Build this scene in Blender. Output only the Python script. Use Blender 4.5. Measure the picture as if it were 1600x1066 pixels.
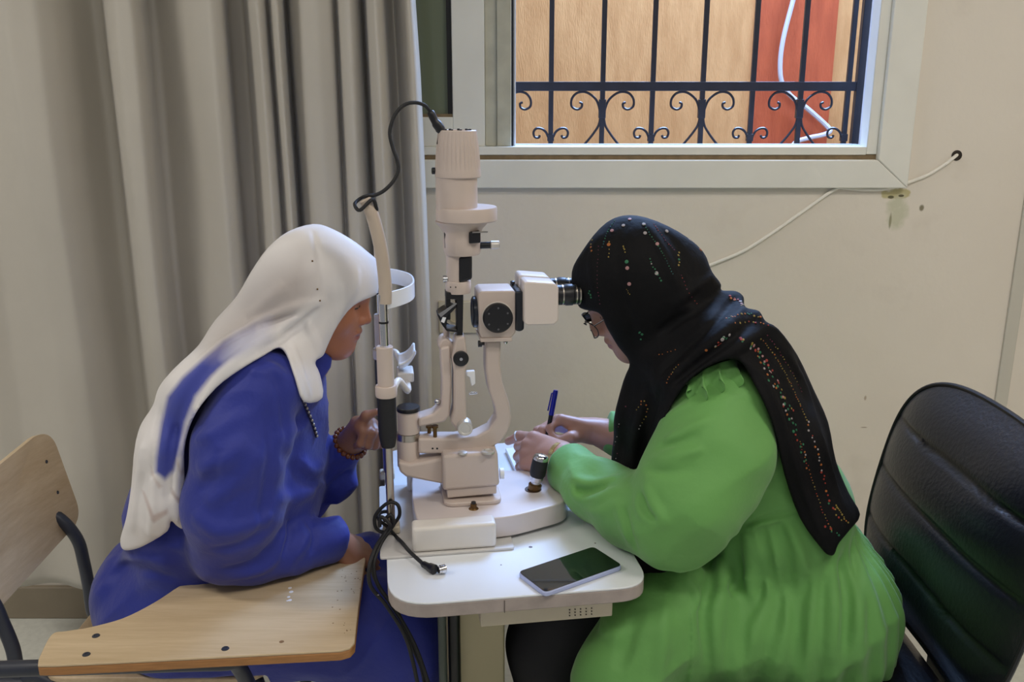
import bpy, math, random
import numpy as np
from mathutils import Vector, Matrix

# ------------------------------------------------------------------ clearing
for o in list(bpy.data.objects):
    bpy.data.objects.remove(o, do_unlink=True)
scene = bpy.context.scene
COL = scene.collection

# ------------------------------------------------------------------ camera
CAM_H = 1.44
PITCH = math.radians(15.0)
FPX = 1400.0
CP, SP = math.cos(PITCH), math.sin(PITCH)
cam_data = bpy.data.cameras.new('camera')
cam = bpy.data.objects.new('camera', cam_data)
COL.objects.link(cam)
cam.location = (0, 0, CAM_H)
cam.rotation_euler = (math.pi / 2 - PITCH, 0, 0)
cam_data.sensor_width = 36.0
cam_data.lens = 36.0 * FPX / 1600.0
cam_data.clip_start = 0.05
scene.camera = cam

# ------------------------------------------------------------------ world, lights, exposure
world = bpy.data.worlds.new('world')
scene.world = world
world.use_nodes = True
wn = world.node_tree.nodes
wn['Background'].inputs[0].default_value = (0.93, 0.95, 1.0, 1)
wn['Background'].inputs[1].default_value = 0.36

def area_light(name, loc, target, sx, sy, power, col):
    l = bpy.data.lights.new(name, 'AREA')
    l.shape = 'RECTANGLE'
    l.size, l.size_y = sx, sy
    l.energy = power
    l.color = col
    o = bpy.data.objects.new(name, l)
    COL.objects.link(o)
    o.location = loc
    o.rotation_euler = (Vector(target) - Vector(loc)).to_track_quat('-Z', 'Y').to_euler()
    return o

# daylight falling into the alley and through the open window
area_light('window_daylight', (0.85, 3.40, 3.15), (0.05, 0.9, 1.40), 2.2, 1.0, 500, (0.34, 0.55, 1.0))
# unseen fluorescent ceiling lamps, placed to light right wall and curtain
area_light('ceiling_tube_front', (1.5, 0.6, 2.72), (1.5, 0.6, 0), 1.3, 0.25, 30, (1.0, 0.95, 0.88))
area_light('added_fill_middle', (-0.2, -0.2, 2.72), (-0.2, -0.2, 0), 1.3, 0.25, 22, (1.0, 0.95, 0.88))  # added fill lamp, lights the people from front above
area_light('ceiling_tube_back', (-2.4, 0.9, 2.72), (-2.4, 0.9, 0), 1.3, 0.25, 40, (1.0, 0.95, 0.88))

vs = scene.view_settings
vs.view_transform = 'Standard'
vs.look = 'None'
vs.gamma = 1.0
vs.use_curve_mapping = False
vs.exposure = -0.55

# ------------------------------------------------------------------ pixel measurements -> points of the place
def ray(u, v):
    x, y = (u - 800.0) / FPX, (533.0 - v) / FPX
    return np.array([x, CP + y * SP, -SP + y * CP])
CAMP = np.array([0, 0, CAM_H])
def W(u, v, Y):
    d = ray(u, v); t = Y / d[1]
    return CAMP + t * d
def Wz(u, v, z):
    d = ray(u, v); t = (z - CAM_H) / d[2]
    return CAMP + t * d
def ppm(u, v, Y):
    return FPX / (Y / ray(u, v)[1])
def proj(P):
    X, Y, Z = P[:, 0], P[:, 1], P[:, 2] - CAM_H
    dep = CP * Y - SP * Z
    up = SP * Y + CP * Z
    return 800 + FPX * X / dep, 533 - FPX * up / dep, FPX / dep
# frame of the instrument table (turned a little against the wall)
TH = math.radians(8.5)
CT, ST = math.cos(TH), math.sin(TH)
TO = np.array([-0.02, 1.52])
def T(p):
    x, y, z = p
    return np.array([TO[0] + CT * x - ST * y, TO[1] + ST * x + CT * y, z])
def to_local(P):
    a = P[0] - TO[0]; b = P[1] - TO[1]
    return np.array([CT * a + ST * b, -ST * a + CT * b, P[2]])
def Lp(u, v, y):
    d = ray(u, v)
    n = np.array([-ST, CT])
    t = (y - n @ (np.array([0, 0]) - TO)) / (n @ d[:2])
    return to_local(CAMP + t * d)
def Lz(u, v, z):
    return to_local(Wz(u, v, z))
def Lppm(u, v, y):
    p = T(Lp(u, v, y))
    return FPX / (CP * p[1] - SP * (p[2] - CAM_H))

# ------------------------------------------------------------------ materials
def srgb(r, g, b):
    f = lambda c: (c / 255 / 12.92) if c / 255 <= 0.04045 else ((c / 255 + 0.055) / 1.055) ** 2.4
    return (f(r), f(g), f(b), 1.0)
MATS = {}
def mat(name, col, rough=0.5, metal=0.0, noise=0.0, nscale=20.0, stretch=(1, 1, 1), bump=0.0, bscale=None,
        sheen=0.0, spec=0.5, attr=None, col2=None, coat=0.0, trans=0.0, sss=0.0):
    if name in MATS:
        return MATS[name]
    m = bpy.data.materials.new(name)
    m.use_nodes = True
    nt = m.node_tree; N = nt.nodes; L = nt.links
    b = N['Principled BSDF']
    b.inputs['Base Color'].default_value = col
    b.inputs['Roughness'].default_value = rough
    b.inputs['Metallic'].default_value = metal
    b.inputs['Specular IOR Level'].default_value = spec
    b.inputs['Sheen Weight'].default_value = sheen
    b.inputs['Coat Weight'].default_value = coat
    b.inputs['Transmission Weight'].default_value = trans
    b.inputs['Subsurface Weight'].default_value = sss
    if sss:
        b.inputs['Subsurface Radius'].default_value = (0.012, 0.005, 0.003)
        b.inputs['Subsurface Scale'].default_value = 0.6
    tc = N.new('ShaderNodeTexCoord')
    mp = N.new('ShaderNodeMapping')
    mp.inputs['Scale'].default_value = stretch
    L.new(tc.outputs['Object'], mp.inputs['Vector'])
    src = None
    if attr:
        a = N.new('ShaderNodeAttribute'); a.attribute_name = attr
        src = a.outputs['Color']
    if noise > 0 or col2:
        n = N.new('ShaderNodeTexNoise')
        n.inputs['Scale'].default_value = nscale
        n.inputs['Detail'].default_value = 5
        L.new(mp.outputs['Vector'], n.inputs['Vector'])
        mx = N.new('ShaderNodeMix'); mx.data_type = 'RGBA'
        r = N.new('ShaderNodeMapRange')
        r.inputs[1].default_value, r.inputs[2].default_value = 0.35, 0.68
        L.new(n.outputs['Fac'], r.inputs[0])
        L.new(r.outputs[0], mx.inputs[0])
        if src is not None:
            mx.blend_type = 'MULTIPLY'
            mm = N.new('ShaderNodeMix'); mm.data_type = 'RGBA'
            L.new(src, mm.inputs[6])
            mu = N.new('ShaderNodeMix'); mu.data_type = 'RGBA'; mu.blend_type = 'MULTIPLY'
            mu.inputs[0].default_value = 1.0
            L.new(src, mu.inputs[6])
            mu.inputs[7].default_value = (1 - noise, 1 - noise, 1 - noise, 1)
            mx.blend_type = 'MIX'
            L.new(src, mx.inputs[6]); L.new(mu.outputs[2], mx.inputs[7])
        else:
            c2 = col2 if col2 else tuple(c * (1 - noise) for c in col[:3]) + (1,)
            mx.inputs[6].default_value = col
            mx.inputs[7].default_value = c2
        src = mx.outputs[2]
    if src is not None:
        L.new(src, b.inputs['Base Color'])
    if bump > 0:
        n2 = N.new('ShaderNodeTexNoise')
        n2.inputs['Scale'].default_value = bscale or nscale
        n2.inputs['Detail'].default_value = 4
        L.new(mp.outputs['Vector'], n2.inputs['Vector'])
        bp = N.new('ShaderNodeBump')
        bp.inputs['Strength'].default_value = bump
        bp.inputs['Distance'].default_value = 0.01
        L.new(n2.outputs['Fac'], bp.inputs['Height'])
        L.new(bp.outputs['Normal'], b.inputs['Normal'])
    MATS[name] = m
    return m

M_IVORY = mat('ivory_enamel', srgb(206, 190, 180), 0.42, noise=0.06, nscale=9)
M_IVORYW = mat('white_enamel', srgb(226, 220, 212), 0.38, noise=0.05, nscale=14)
M_CREAM = mat('cream_paint', srgb(205, 194, 172), 0.5, noise=0.10, nscale=12)
M_BLACKP = mat('black_plastic', srgb(22, 22, 26), 0.38)
M_BLACKR = mat('black_rubber', srgb(26, 26, 29), 0.62)
M_STEEL = mat('brushed_steel', srgb(190, 182, 172), 0.28, metal=1.0)
M_CHROME = mat('chrome', srgb(215, 215, 218), 0.14, metal=1.0)
M_SILVERK = mat('satin_knob', srgb(214, 210, 204), 0.38, metal=0.55)
M_BRASS = mat('brass', srgb(112, 86, 54), 0.35, metal=0.9)
M_WHITEP = mat('white_plastic', srgb(238, 240, 244), 0.35)
M_MIRROR = mat('mirror_glass', srgb(200, 196, 190), 0.05, metal=1.0)
M_CABLEW = mat('white_cable', srgb(244, 240, 230), 0.5)
M_IRON = mat('dark_painted_iron', srgb(42, 42, 52), 0.38, noise=0.25, nscale=30)
M_TUBE = mat('dark_grey_tube', srgb(48, 52, 64), 0.42)
M_GREENT = mat('grey_green_tube', srgb(84, 92, 86), 0.45)

# ------------------------------------------------------------------ mesh building
class MB:
    def __init__(self, xf=None):
        self.v = []; self.f = []; self.xf = xf
    def add(self, vs, fs):
        o = len(self.v)
        self.v += [tuple(map(float, p)) for p in vs]
        self.f += [tuple(i + o for i in f) for f in fs]
        return self
    def box(self, c, s, R=None):
        c = np.array(c, float); h = np.array(s, float) / 2
        P = []
        for sx in (-1, 1):
            for sy in (-1, 1):
                for sz in (-1, 1):
                    q = h * (sx, sy, sz)
                    P.append(c + (R @ q if R is not None else q))
        return self.add(P, [(0, 1, 3, 2), (4, 6, 7, 5), (0, 4, 5, 1), (2, 3, 7, 6), (0, 2, 6, 4), (1, 5, 7, 3)])
    def prism(self, poly, a, b, axis='z'):
        # poly: 2D outline; extruded from a to b along axis (z: poly=xy, y: poly=xz, x: poly=yz)
        n = len(poly)
        def mk(p, t):
            if axis == 'z': return (p[0], p[1], t)
            if axis == 'y': return (p[0], t, p[1])
            return (t, p[0], p[1])
        ar = sum(poly[i][0] * poly[(i + 1) % n][1] - poly[(i + 1) % n][0] * poly[i][1] for i in range(n))
        if axis == 'y': ar = -ar
        if ar < 0: poly = poly[::-1]
        if a > b: a, b = b, a
        P = [mk(p, a) for p in poly] + [mk(p, b) for p in poly]
        F = [tuple(range(n - 1, -1, -1)), tuple(range(n, 2 * n))]
        F += [(i, (i + 1) % n, n + (i + 1) % n, n + i) for i in range(n)]
        return self.add(P, F)
    def lathe(self, prof, c=(0, 0, 0), axis=(0, 0, 1), n=24):
        # prof: (radius, height) along axis
        ax = np.array(axis, float); ax /= np.linalg.norm(ax)
        t = np.array([1, 0, 0]) if abs(ax[0]) < 0.9 else np.array([0, 1, 0])
        e1 = np.cross(ax, t); e1 /= np.linalg.norm(e1); e2 = np.cross(ax, e1)
        c = np.array(c, float)
        P = []; F = []
        for r, h in prof:
            for k in range(n):
                a = 2 * math.pi * k / n
                P.append(c + ax * h + r * (math.cos(a) * e1 + math.sin(a) * e2))
        m = len(prof)
        up = prof[-1][1] >= prof[0][1]
        for i in range(m - 1):
            for k in range(n):
                q = (i * n + k, i * n + (k + 1) % n, (i + 1) * n + (k + 1) % n, (i + 1) * n + k)
                F.append(q if up else q[::-1])
        bot = tuple(range(n)); top = tuple(range((m - 1) * n, m * n))
        F.append(bot[::-1] if up else bot); F.append(top if up else top[::-1])
        return self.add(P, F)
    def cyl(self, a, b, r, r2=None, n=20):
        a = np.array(a, float); b = np.array(b, float)
        L = np.linalg.norm(b - a)
        return self.lathe([(r, 0), (r if r2 is None else r2, L)], a, b - a, n)
    def tube(self, pts, r, n=10, closed=False):
        pts = [np.array(p, float) for p in pts]
        m = len(pts)
        rr = r if hasattr(r, '__len__') else [r] * m
        up = None; P = []; F = []
        for i in range(m):
            if closed:
                d = pts[(i + 1) % m] - pts[i - 1]
            else:
                d = pts[min(i + 1, m - 1)] - pts[max(i - 1, 0)]
            d = d / (np.linalg.norm(d) + 1e-12)
            if up is None:
                t = np.array([0, 0, 1.0]) if abs(d[2]) < 0.9 else np.array([0, 1.0, 0])
                up = np.cross(d, t)
            up = up - d * (up @ d); up /= np.linalg.norm(up)
            s = np.cross(d, up)
            for k in range(n):
                a = 2 * math.pi * k / n
                P.append(pts[i] + rr[i] * (math.cos(a) * up + math.sin(a) * s))
        for i in range(m if closed else m - 1):
            j = (i + 1) % m
            for k in range(n):
                F.append((i * n + k, i * n + (k + 1) % n, j * n + (k + 1) % n, j * n + k))
        if not closed:
            F.append(tuple(range(n))[::-1]); F.append(tuple(range((m - 1) * n, m * n)))
        return self.add(P, F)
    def ball(self, c, r, n=16, m=10, sc=(1, 1, 1)):
        c = np.array(c, float); P = [c + (0, 0, r * sc[2])]; F = []
        for i in range(1, m):
            th = math.pi * i / m
            for k in range(n):
                a = 2 * math.pi * k / n
                P.append(c + r * np.array([math.sin(th) * math.cos(a) * sc[0], math.sin(th) * math.sin(a) * sc[1], math.cos(th) * sc[2]]))
        P.append(c - (0, 0, r * sc[2]))
        for k in range(n):
            F.append((0, 1 + k, 1 + (k + 1) % n))
            F.append((len(P) - 1, 1 + (m - 2) * n + (k + 1) % n, 1 + (m - 2) * n + k))
        for i in range(m - 2):
            for k in range(n):
                F.append((1 + i * n + k, 1 + (i + 1) * n + k, 1 + (i + 1) * n + (k + 1) % n, 1 + i * n + (k + 1) % n))
        return self.add(P, F)
    def build(self, name, m, parent=None, bevel=0.0, seg=2, angle=40, smooth=True):
        V = self.v
        if self.xf: V = [tuple(self.xf(p)) for p in V]
        if parent is not None:
            root = parent
            while root.parent: root = root.parent
            l = root.location
            V = [(p[0] - l[0], p[1] - l[1], p[2] - l[2]) for p in V]
        me = bpy.data.meshes.new(name)
        me.from_pydata(V, [], self.f)
        me.update()
        if smooth:
            me.polygons.foreach_set('use_smooth', [True] * len(me.polygons))
            if not bevel:
                me.set_sharp_from_angle(angle=math.radians(angle))
        me.materials.append(m)
        o = bpy.data.objects.new(name, me)
        COL.objects.link(o)
        if parent is not None: o.parent = parent
        if bevel:
            b = o.modifiers.new('bevel', 'BEVEL')
            b.width = bevel; b.segments = seg; b.limit_method = 'ANGLE'; b.angle_limit = math.radians(35)
            b.harden_normals = False
            me.set_sharp_from_angle(angle=math.radians(60))
        return o

def thing(name, loc, label, cat, group=None):
    o = bpy.data.objects.new(name, None)
    COL.objects.link(o)
    o.location = tuple(map(float, loc)); o.empty_display_size = 0.05
    o['label'] = label; o['category'] = cat
    if group: o['group'] = group
    return o
def tag(o, label, cat, group=None):
    o['label'] = label; o['category'] = cat
    if group: o['group'] = group
    return o
def struct(o, label=None):
    o['kind'] = 'structure'
    if label: o['label'] = label
    return o

def spline(pts, n=8, closed=False):
    P = [np.array(p, float) for p in pts]
    out = []; m = len(P)
    for i in range(m if closed else m - 1):
        if closed:
            p0, p1, p2, p3 = P[i - 1], P[i], P[(i + 1) % m], P[(i + 2) % m]
        else:
            p0, p1, p2, p3 = P[max(i - 1, 0)], P[i], P[i + 1], P[min(i + 2, m - 1)]
        for k in range(n):
            t = k / n
            out.append(0.5 * ((2 * p1) + (-p0 + p2) * t + (2 * p0 - 5 * p1 + 4 * p2 - p3) * t * t + (-p0 + 3 * p1 - 3 * p2 + p3) * t ** 3))
    if not closed: out.append(P[-1])
    return out
def rounded(poly, rad, n=5):
    # round the corners of a 2D outline (rad: one or per-corner)
    out = []; m = len(poly)
    rr = rad if hasattr(rad, '__len__') else [rad] * m
    for i in range(m):
        p0, p1, p2 = (np.array(poly[j % m], float) for j in (i - 1, i, i + 1))
        a = p0 - p1; b = p2 - p1
        la, lb = np.linalg.norm(a), np.linalg.norm(b)
        r = min(rr[i], la * 0.49, lb * 0.49)
        if r < 1e-6: out.append(p1); continue
        s = p1 + a / la * r; e = p1 + b / lb * r
        for k in range(n + 1):
            t = k / n
            out.append((1 - t) ** 2 * s + 2 * t * (1 - t) * p1 + t * t * e)
    return out
# ================================================================== THE ROOM
YW = 2.30          # inner face of the back wall
def wall_material():
    m = bpy.data.materials.new('painted_wall'); m.use_nodes = True
    nt = m.node_tree; N = nt.nodes; L = nt.links; b = N['Principled BSDF']
    b.inputs['Roughness'].default_value = 0.62
    tc = N.new('ShaderNodeTexCoord')
    def noise(s, det=4):
        n = N.new('ShaderNodeTexNoise'); n.inputs['Scale'].default_value = s; n.inputs['Detail'].default_value = det
        L.new(tc.outputs['Object'], n.inputs['Vector']); return n.outputs['Fac']
    def mix(fac, a, c):
        x = N.new('ShaderNodeMix'); x.data_type = 'RGBA'
        if isinstance(fac, float): x.inputs[0].default_value = fac
        else: L.new(fac, x.inputs[0])
        for s, i in ((a, 6), (c, 7)):
            if isinstance(s, tuple): x.inputs[i].default_value = s
            else: L.new(s, x.inputs[i])
        return x.outputs[2]
    def rng(x, a, c):
        r = N.new('ShaderNodeMapRange'); r.inputs[1].default_value = a; r.inputs[2].default_value = c
        L.new(x, r.inputs[0]); return r.outputs[0]
    def math_(op, a, c):
        x = N.new('ShaderNodeMath'); x.operation = op; x.use_clamp = op in ('MULTIPLY',)
        for s, i in ((a, 0), (c, 1)):
            if isinstance(s, (int, float)): x.inputs[i].default_value = s
            else: L.new(s, x.inputs[i])
        return x.outputs[0]
    col = mix(rng(noise(2.2), 0.35, 0.7), srgb(232, 224, 211), srgb(226, 217, 203))
    col = mix(math_('MULTIPLY', rng(noise(9.0, 6), 0.6, 0.75), 0.35), col, srgb(214, 204, 190))
    # patch of raw plaster at the window corner and two small scuffs, each with a ragged outline
    sep = N.new('ShaderNodeSeparateXYZ'); L.new(tc.outputs['Object'], sep.inputs[0])
    def blob(u, v, rx, rz, c, soft=0.25, jag=0.9, sc=30):
        nonlocal col
        p = W(u, v, YW)
        dx = math_('DIVIDE', math_('SUBTRACT', sep.outputs[0], float(p[0])), rx)
        dz = math_('DIVIDE', math_('SUBTRACT', sep.outputs[2], float(p[2])), rz)
        d = math_('ADD', math_('MULTIPLY', dx, dx), 0.0)
        x1 = N.new('ShaderNodeMath'); x1.operation = 'MULTIPLY'; L.new(dx, x1.inputs[0]); L.new(dx, x1.inputs[1])
        x2 = N.new('ShaderNodeMath'); x2.operation = 'MULTIPLY'; L.new(dz, x2.inputs[0]); L.new(dz, x2.inputs[1])
        d = math_('ADD', x1.outputs[0], x2.outputs[0])
        n = math_('SUBTRACT', noise(sc, 3), 0.5)
        j = N.new('ShaderNodeMath'); j.operation = 'MULTIPLY'; L.new(n, j.inputs[0]); j.inputs[1].default_value = jag * 4
        d = math_('ADD', d, j.outputs[0])
        r = N.new('ShaderNodeMapRange'); r.inputs[1].default_value = 1 + soft; r.inputs[2].default_value = 1 - soft
        L.new(d, r.inputs[0])
        col = mix(r.outputs[0], col, c)
    blob(1400, 303, 0.040, 0.013, srgb(196, 186, 140))
    blob(1402, 332, 0.024, 0.040, srgb(206, 204, 180), 0.7)
    blob(1392, 308, 0.008, 0.004, srgb(96, 92, 66), 0.3, 0.4)
    blob(1408, 306, 0.007, 0.003, srgb(90, 84, 60), 0.3, 0.4)
    blob(1440, 325, 0.006, 0.008, srgb(140, 132, 108), 0.5, 0.5)
    blob(1391, 345, 0.003, 0.020, srgb(156, 152, 124), 0.6, 0.4)
    blob(1352, 622, 0.003, 0.006, srgb(178, 162, 144), 0.8, 0.5, 60)
    blob(1350, 668, 0.008, 0.0016, srgb(170, 152, 134), 0.8, 0.4, 60)
    L.new(col, b.inputs['Base Color'])
    bp = N.new('ShaderNodeBump'); bp.inputs['Strength'].default_value = 0.12; bp.inputs['Distance'].default_value = 0.01
    L.new(noise(28, 6), bp.inputs['Height']); L.new(bp.outputs['Normal'], b.inputs['Normal'])
    return m
M_WALL = wall_material()
M_FLOOR = mat('terrazzo_floor', srgb(222, 223, 214), 0.35, noise=0.10, nscale=60)
M_CEIL = mat('ceiling_paint', srgb(214, 208, 196), 0.8, noise=0.03, nscale=3)
M_BASEB = mat('brown_grey_skirting', srgb(148, 136, 116), 0.5, noise=0.12, nscale=10)
M_ALU = mat('cream_aluminium', srgb(238, 237, 228), 0.40, noise=0.05, nscale=8)
M_ALUD = mat('dusty_cream_aluminium', srgb(198, 196, 178), 0.5, noise=0.18, nscale=18)
M_ALUW = mat('white_aluminium', srgb(226, 230, 236), 0.35, noise=0.06, nscale=25)
M_GASKET = mat('black_gasket', srgb(16, 17, 18), 0.6)
M_GAP = mat('rust_stained_gap', srgb(140, 120, 90), 0.8, noise=0.3, nscale=40)

# window opening in the wall
P0 = W(660, 250, YW); P1 = W(1385, 250, YW)
WX0, WX1 = -0.78, float(W(1362, 110, YW + 0.17)[0])
WZ0 = float(W(1000, 262, YW)[2]); WZ1 = 2.35
wb = MB()
TW = 0.17
wb.box(((-3.6 + WX0) / 2, YW + TW / 2, 1.375), (WX0 + 3.6, TW, 2.75))
wb.box(((3.2 + WX1) / 2, YW + TW / 2, 1.375), (3.2 - WX1, TW, 2.75))
wb.box(((WX0 + WX1) / 2, YW + TW / 2, WZ0 / 2), (WX1 - WX0, TW, WZ0))
wb.box(((WX0 + WX1) / 2, YW + TW / 2, (WZ1 + 2.75) / 2), (WX1 - WX0, TW, 2.75 - WZ1))
struct(wb.build('wall_back', M_WALL, smooth=False))
struct(MB().box((2.48, 0.4, 1.375), (0.16, 4.0, 2.75)).build('wall_right', mat('side_wall_paint', srgb(228, 219, 205), 0.62, noise=0.05, nscale=3), smooth=False))
struct(MB().box((-0.2, 0.4, -0.05), (6.8, 4.1, 0.1)).build('floor', M_FLOOR, smooth=False))
struct(MB().box((-0.2, 0.4, 2.80), (6.8, 4.1, 0.1)).build('ceiling', M_CEIL, smooth=False))
struct(MB().box((-0.2, YW - 0.008, 0.05), (6.8, 0.016, 0.10)).build('baseboard_back', M_BASEB, bevel=0.003))
# flat cable trunking on the wall at the far right
q0 = W(1567, 600, YW); 
struct(MB().box((float(q0[0]), YW - 0.003, 1.35), (0.034, 0.006, 2.5)).build('trim_1', mat('grey_trunking', srgb(204, 200, 188), 0.5), bevel=0.002))

# --- window
win = bpy.data.objects.new('window_1', None); COL.objects.link(win)
win.location = (0, YW, WZ0); struct(win)
def wx(u, v=110, Y=YW): return float(W(u, v, Y)[0])
def wz(v, Y=YW, u=1000): return float(W(u, v, Y)[2])
zc0, zc1 = wz(293), wz(249)                 # casing face at the bottom
xr0, xr1 = wx(1381), wx(1433)               # casing face at the right
xl0 = WX0 - 0.09; xl1 = xl0 + (xr1 - xr0)
zt1 = WZ1 + 0.06; zt0 = zt1 - (zc1 - zc0)
yc0, yc1 = YW - 0.022, YW + 0.03
def casing(poly, name='casing'):
    MB().prism(poly, yc0, yc1, 'y').build(name, M_ALU, win, bevel=0.003)
g = 0.0006
casing([(xl0, zc0), (xr1, zc0), (xr0 - g, zc1), (xl1, zc1)])
casing([(xr1, zc0 + g), (xr1, zt1), (xr0, zt0), (xr0, zc1 + g)])
casing([(xl0, zt1), (xr1, zt1), (xr0, zt0), (xl1, zt0)])
casing([(xl0, zc0 + g), (xl1, zc1 + g), (xl1, zt0), (xl0, zt1)])
# stained joint and inner track steps
ztop = zt0
def rail(z0, z1, y0, y1, m, name, xa=xl1, xb=xr0, bev=0.002):
    MB().box(((xa + xb) / 2, (y0 + y1) / 2, (z0 + z1) / 2), (xb - xa, y1 - y0, z1 - z0)).build(name, m, win, bevel=bev)
rail(zc1 - 0.002, wz(241), YW - 0.006, YW + 0.13, M_GAP, 'joint', bev=0.0)
xtr = wx(1366)
rail(wz(242), wz(229), YW - 0.010, YW + 0.04, M_ALU, 'track', xb=wx(1364))
rail(wz(243), wz(226, YW + 0.09), YW + 0.045, YW + 0.135, M_ALUW, 'outer_sill', xb=xr0 - 0.001)
rail(wz(243), wz(224.5, YW + 0.075), YW + 0.068, YW + 0.076, M_ALUW, 'sill_rib', xb=xtr - 0.01, bev=0.0015)
def jamb(x0, x1, y0, y1, m, name, z0=wz(241), z1=ztop):
    return MB().box(((x0 + x1) / 2, (y0 + y1) / 2, (z0 + z1) / 2), (x1 - x0, y1 - y0, z1 - z0)).build(name, m, win, bevel=0.002)
jamb(wx(1364), xr0, YW - 0.010, YW + 0.04, M_ALU, 'jamb')
xo = lambda u, dy: float(W(u, 110, YW + dy)[0])
for dy0, dy1, u in ((0.042, 0.07, 1360), (0.072, 0.10, 1356), (0.102, 0.135, 1352)):
    jamb(xo(u, dy1), xo(1352, 0.135) + 0.03, YW + dy0, YW + dy1, M_ALUW, 'outer_jamb')
# sliding sash on the left: stiles, rail, pane
ys0, ys1 = YW + 0.004, YW + 0.034
zs0 = wz(229)
jamb(wx(706), wx(757), ys0, ys1, M_ALU, 'sash_stile', zs0)
jamb(wx(757), wx(776), ys0 + 0.012, ys1, M_ALUD, 'sash_groove', zs0)
jamb(wx(776), wx(799), ys0 + 0.004, ys1, M_ALUD, 'sash_stile', zs0)
jamb(wx(799), wx(802), ys0 + 0.010, ys1 + 0.04, M_GASKET, 'brush_seal', zs0)
jamb(wx(802), wx(806), ys0 + 0.03, ys1 + 0.05, M_ALUW, 'outer_stile', zs0)
MB().box(((xl1 + wx(706)) / 2, (ys0 + ys1) / 2, (zs0 + wz(183)) / 2), (wx(706) - xl1, ys1 - ys0, wz(183) - zs0)).build('sash_rail', M_ALU, win, bevel=0.002)
MB().box(((xl1 + wx(706)) / 2, ys0 + 0.008, (wz(178) + wz(183)) / 2), (wx(706) - xl1, 0.006, wz(178) - wz(183))).build('gasket', M_GAP, win)
MB().box((wx(702), ys0 + 0.012, (wz(182) + ztop) / 2), (0.012, 0.012, ztop - wz(182))).build('gasket', M_GASKET, win)
def glass_mat():
    m = bpy.data.materials.new('dark_window_glass'); m.use_nodes = True
    b = m.node_tree.nodes['Principled BSDF']
    b.inputs['Base Color'].default_value = srgb(118, 126, 104); b.inputs['Roughness'].default_value = 0.08
    b.inputs['Specular IOR Level'].default_value = 0.35
    return m
MB().box(((xl1 + wx(703)) / 2, ys0 + 0.018, (wz(183) + ztop) / 2), (wx(703) - xl1, 0.005, ztop - wz(183))).build('pane', glass_mat(), win)

# --- wrought iron grille outside
YG = YW + 0.21
gr = thing('window_grille', (0.35, YG, WZ0), 'dark wrought iron grille with scrolls outside the open window', 'window grille')
zg0 = float(W(1000, 250, YG)[2]); zg1 = 2.5
gb = []
for ut, ub in ((864, 859), (946, 939), (1026, 1016), (1105, 1094), (1185, 1171), (1262, 1246), (1339, 1317), (1357, 1333)):
    x = 0.5 * (float(W(ut, 0, YG)[0]) + float(W(ub, 218, YG)[0]))
    gb.append(x)
    w = 0.013 if ut != 1357 else 0.02
    MB().box((x, YG, (zg0 + zg1) / 2), (w, w, zg1 - zg0)).build('bar', M_IRON, gr, bevel=0.0015)
for k in (1, 2, 3):
    x = gb[0] - k * (gb[1] - gb[0])
    MB().box((x, YG, (zg0 + zg1) / 2), (0.013, 0.013, zg1 - zg0)).build('bar', M_IRON, gr, bevel=0.0015)
zr = 0.5 * (float(W(1000, 129, YG)[2]) + float(W(1000, 141, YG)[2]))
MB().box(((gb[0] - 0.45 + gb[-1]) / 2, YG - 0.002, zr), (gb[-1] - gb[0] + 0.45, 0.010, 0.024)).build('cross_rail', M_IRON, gr, bevel=0.0015)
sg = float(ppm(1000, 170, YG))
def scroll(x, v_pts, side, name, z_ref=None):
    pts = []
    for du, v in v_pts:
        z = float(W(1000, v, YG)[2])
        pts.append((x + side * du / sg, YG - 0.004, z))
    pts = spline(pts, 6)
    P = []; F = []
    m = MB()
    m.tube(pts, 0.0032, 6)
    m.build(name, M_IRON, gr)
BIG = [(2, 182), (5, 168), (10, 156), (20, 147), (30, 143.5), (41, 146), (48, 155), (48, 166), (40, 171), (33, 168), (32, 162), (36, 160)]
LOWT = [(2, 178), (5, 195), (12, 207), (22, 220), (36, 236)]
SML = [(4, 214), (8, 206), (15, 201), (23, 201), (27, 207), (25, 214), (19, 215), (17, 211)]
for i in (1, 3, 5):
    for s in (-1, 1):
        scroll(gb[i], BIG, s, 'scroll'); scroll(gb[i], LOWT, s, 'scroll_tail')
    zz = float(W(1000, 170, YG)[2])
    MB().box((gb[i], YG, zz), (0.019, 0.018, 0.05)).build('collar', M_IRON, gr, bevel=0.002)
scroll(gb[0] - (gb[1] - gb[0]), BIG, 1, 'scroll')
for i in (0, 2, 4, 6):
    for s in (-1, 1):
        if i == 6 and s == 1: continue
        scroll(gb[i], SML, s, 'small_scroll')
    MB().box((gb[i], YG, float(W(1000, 215, YG)[2])), (0.018, 0.017, 0.02)).build('collar', M_IRON, gr, bevel=0.002)

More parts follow.
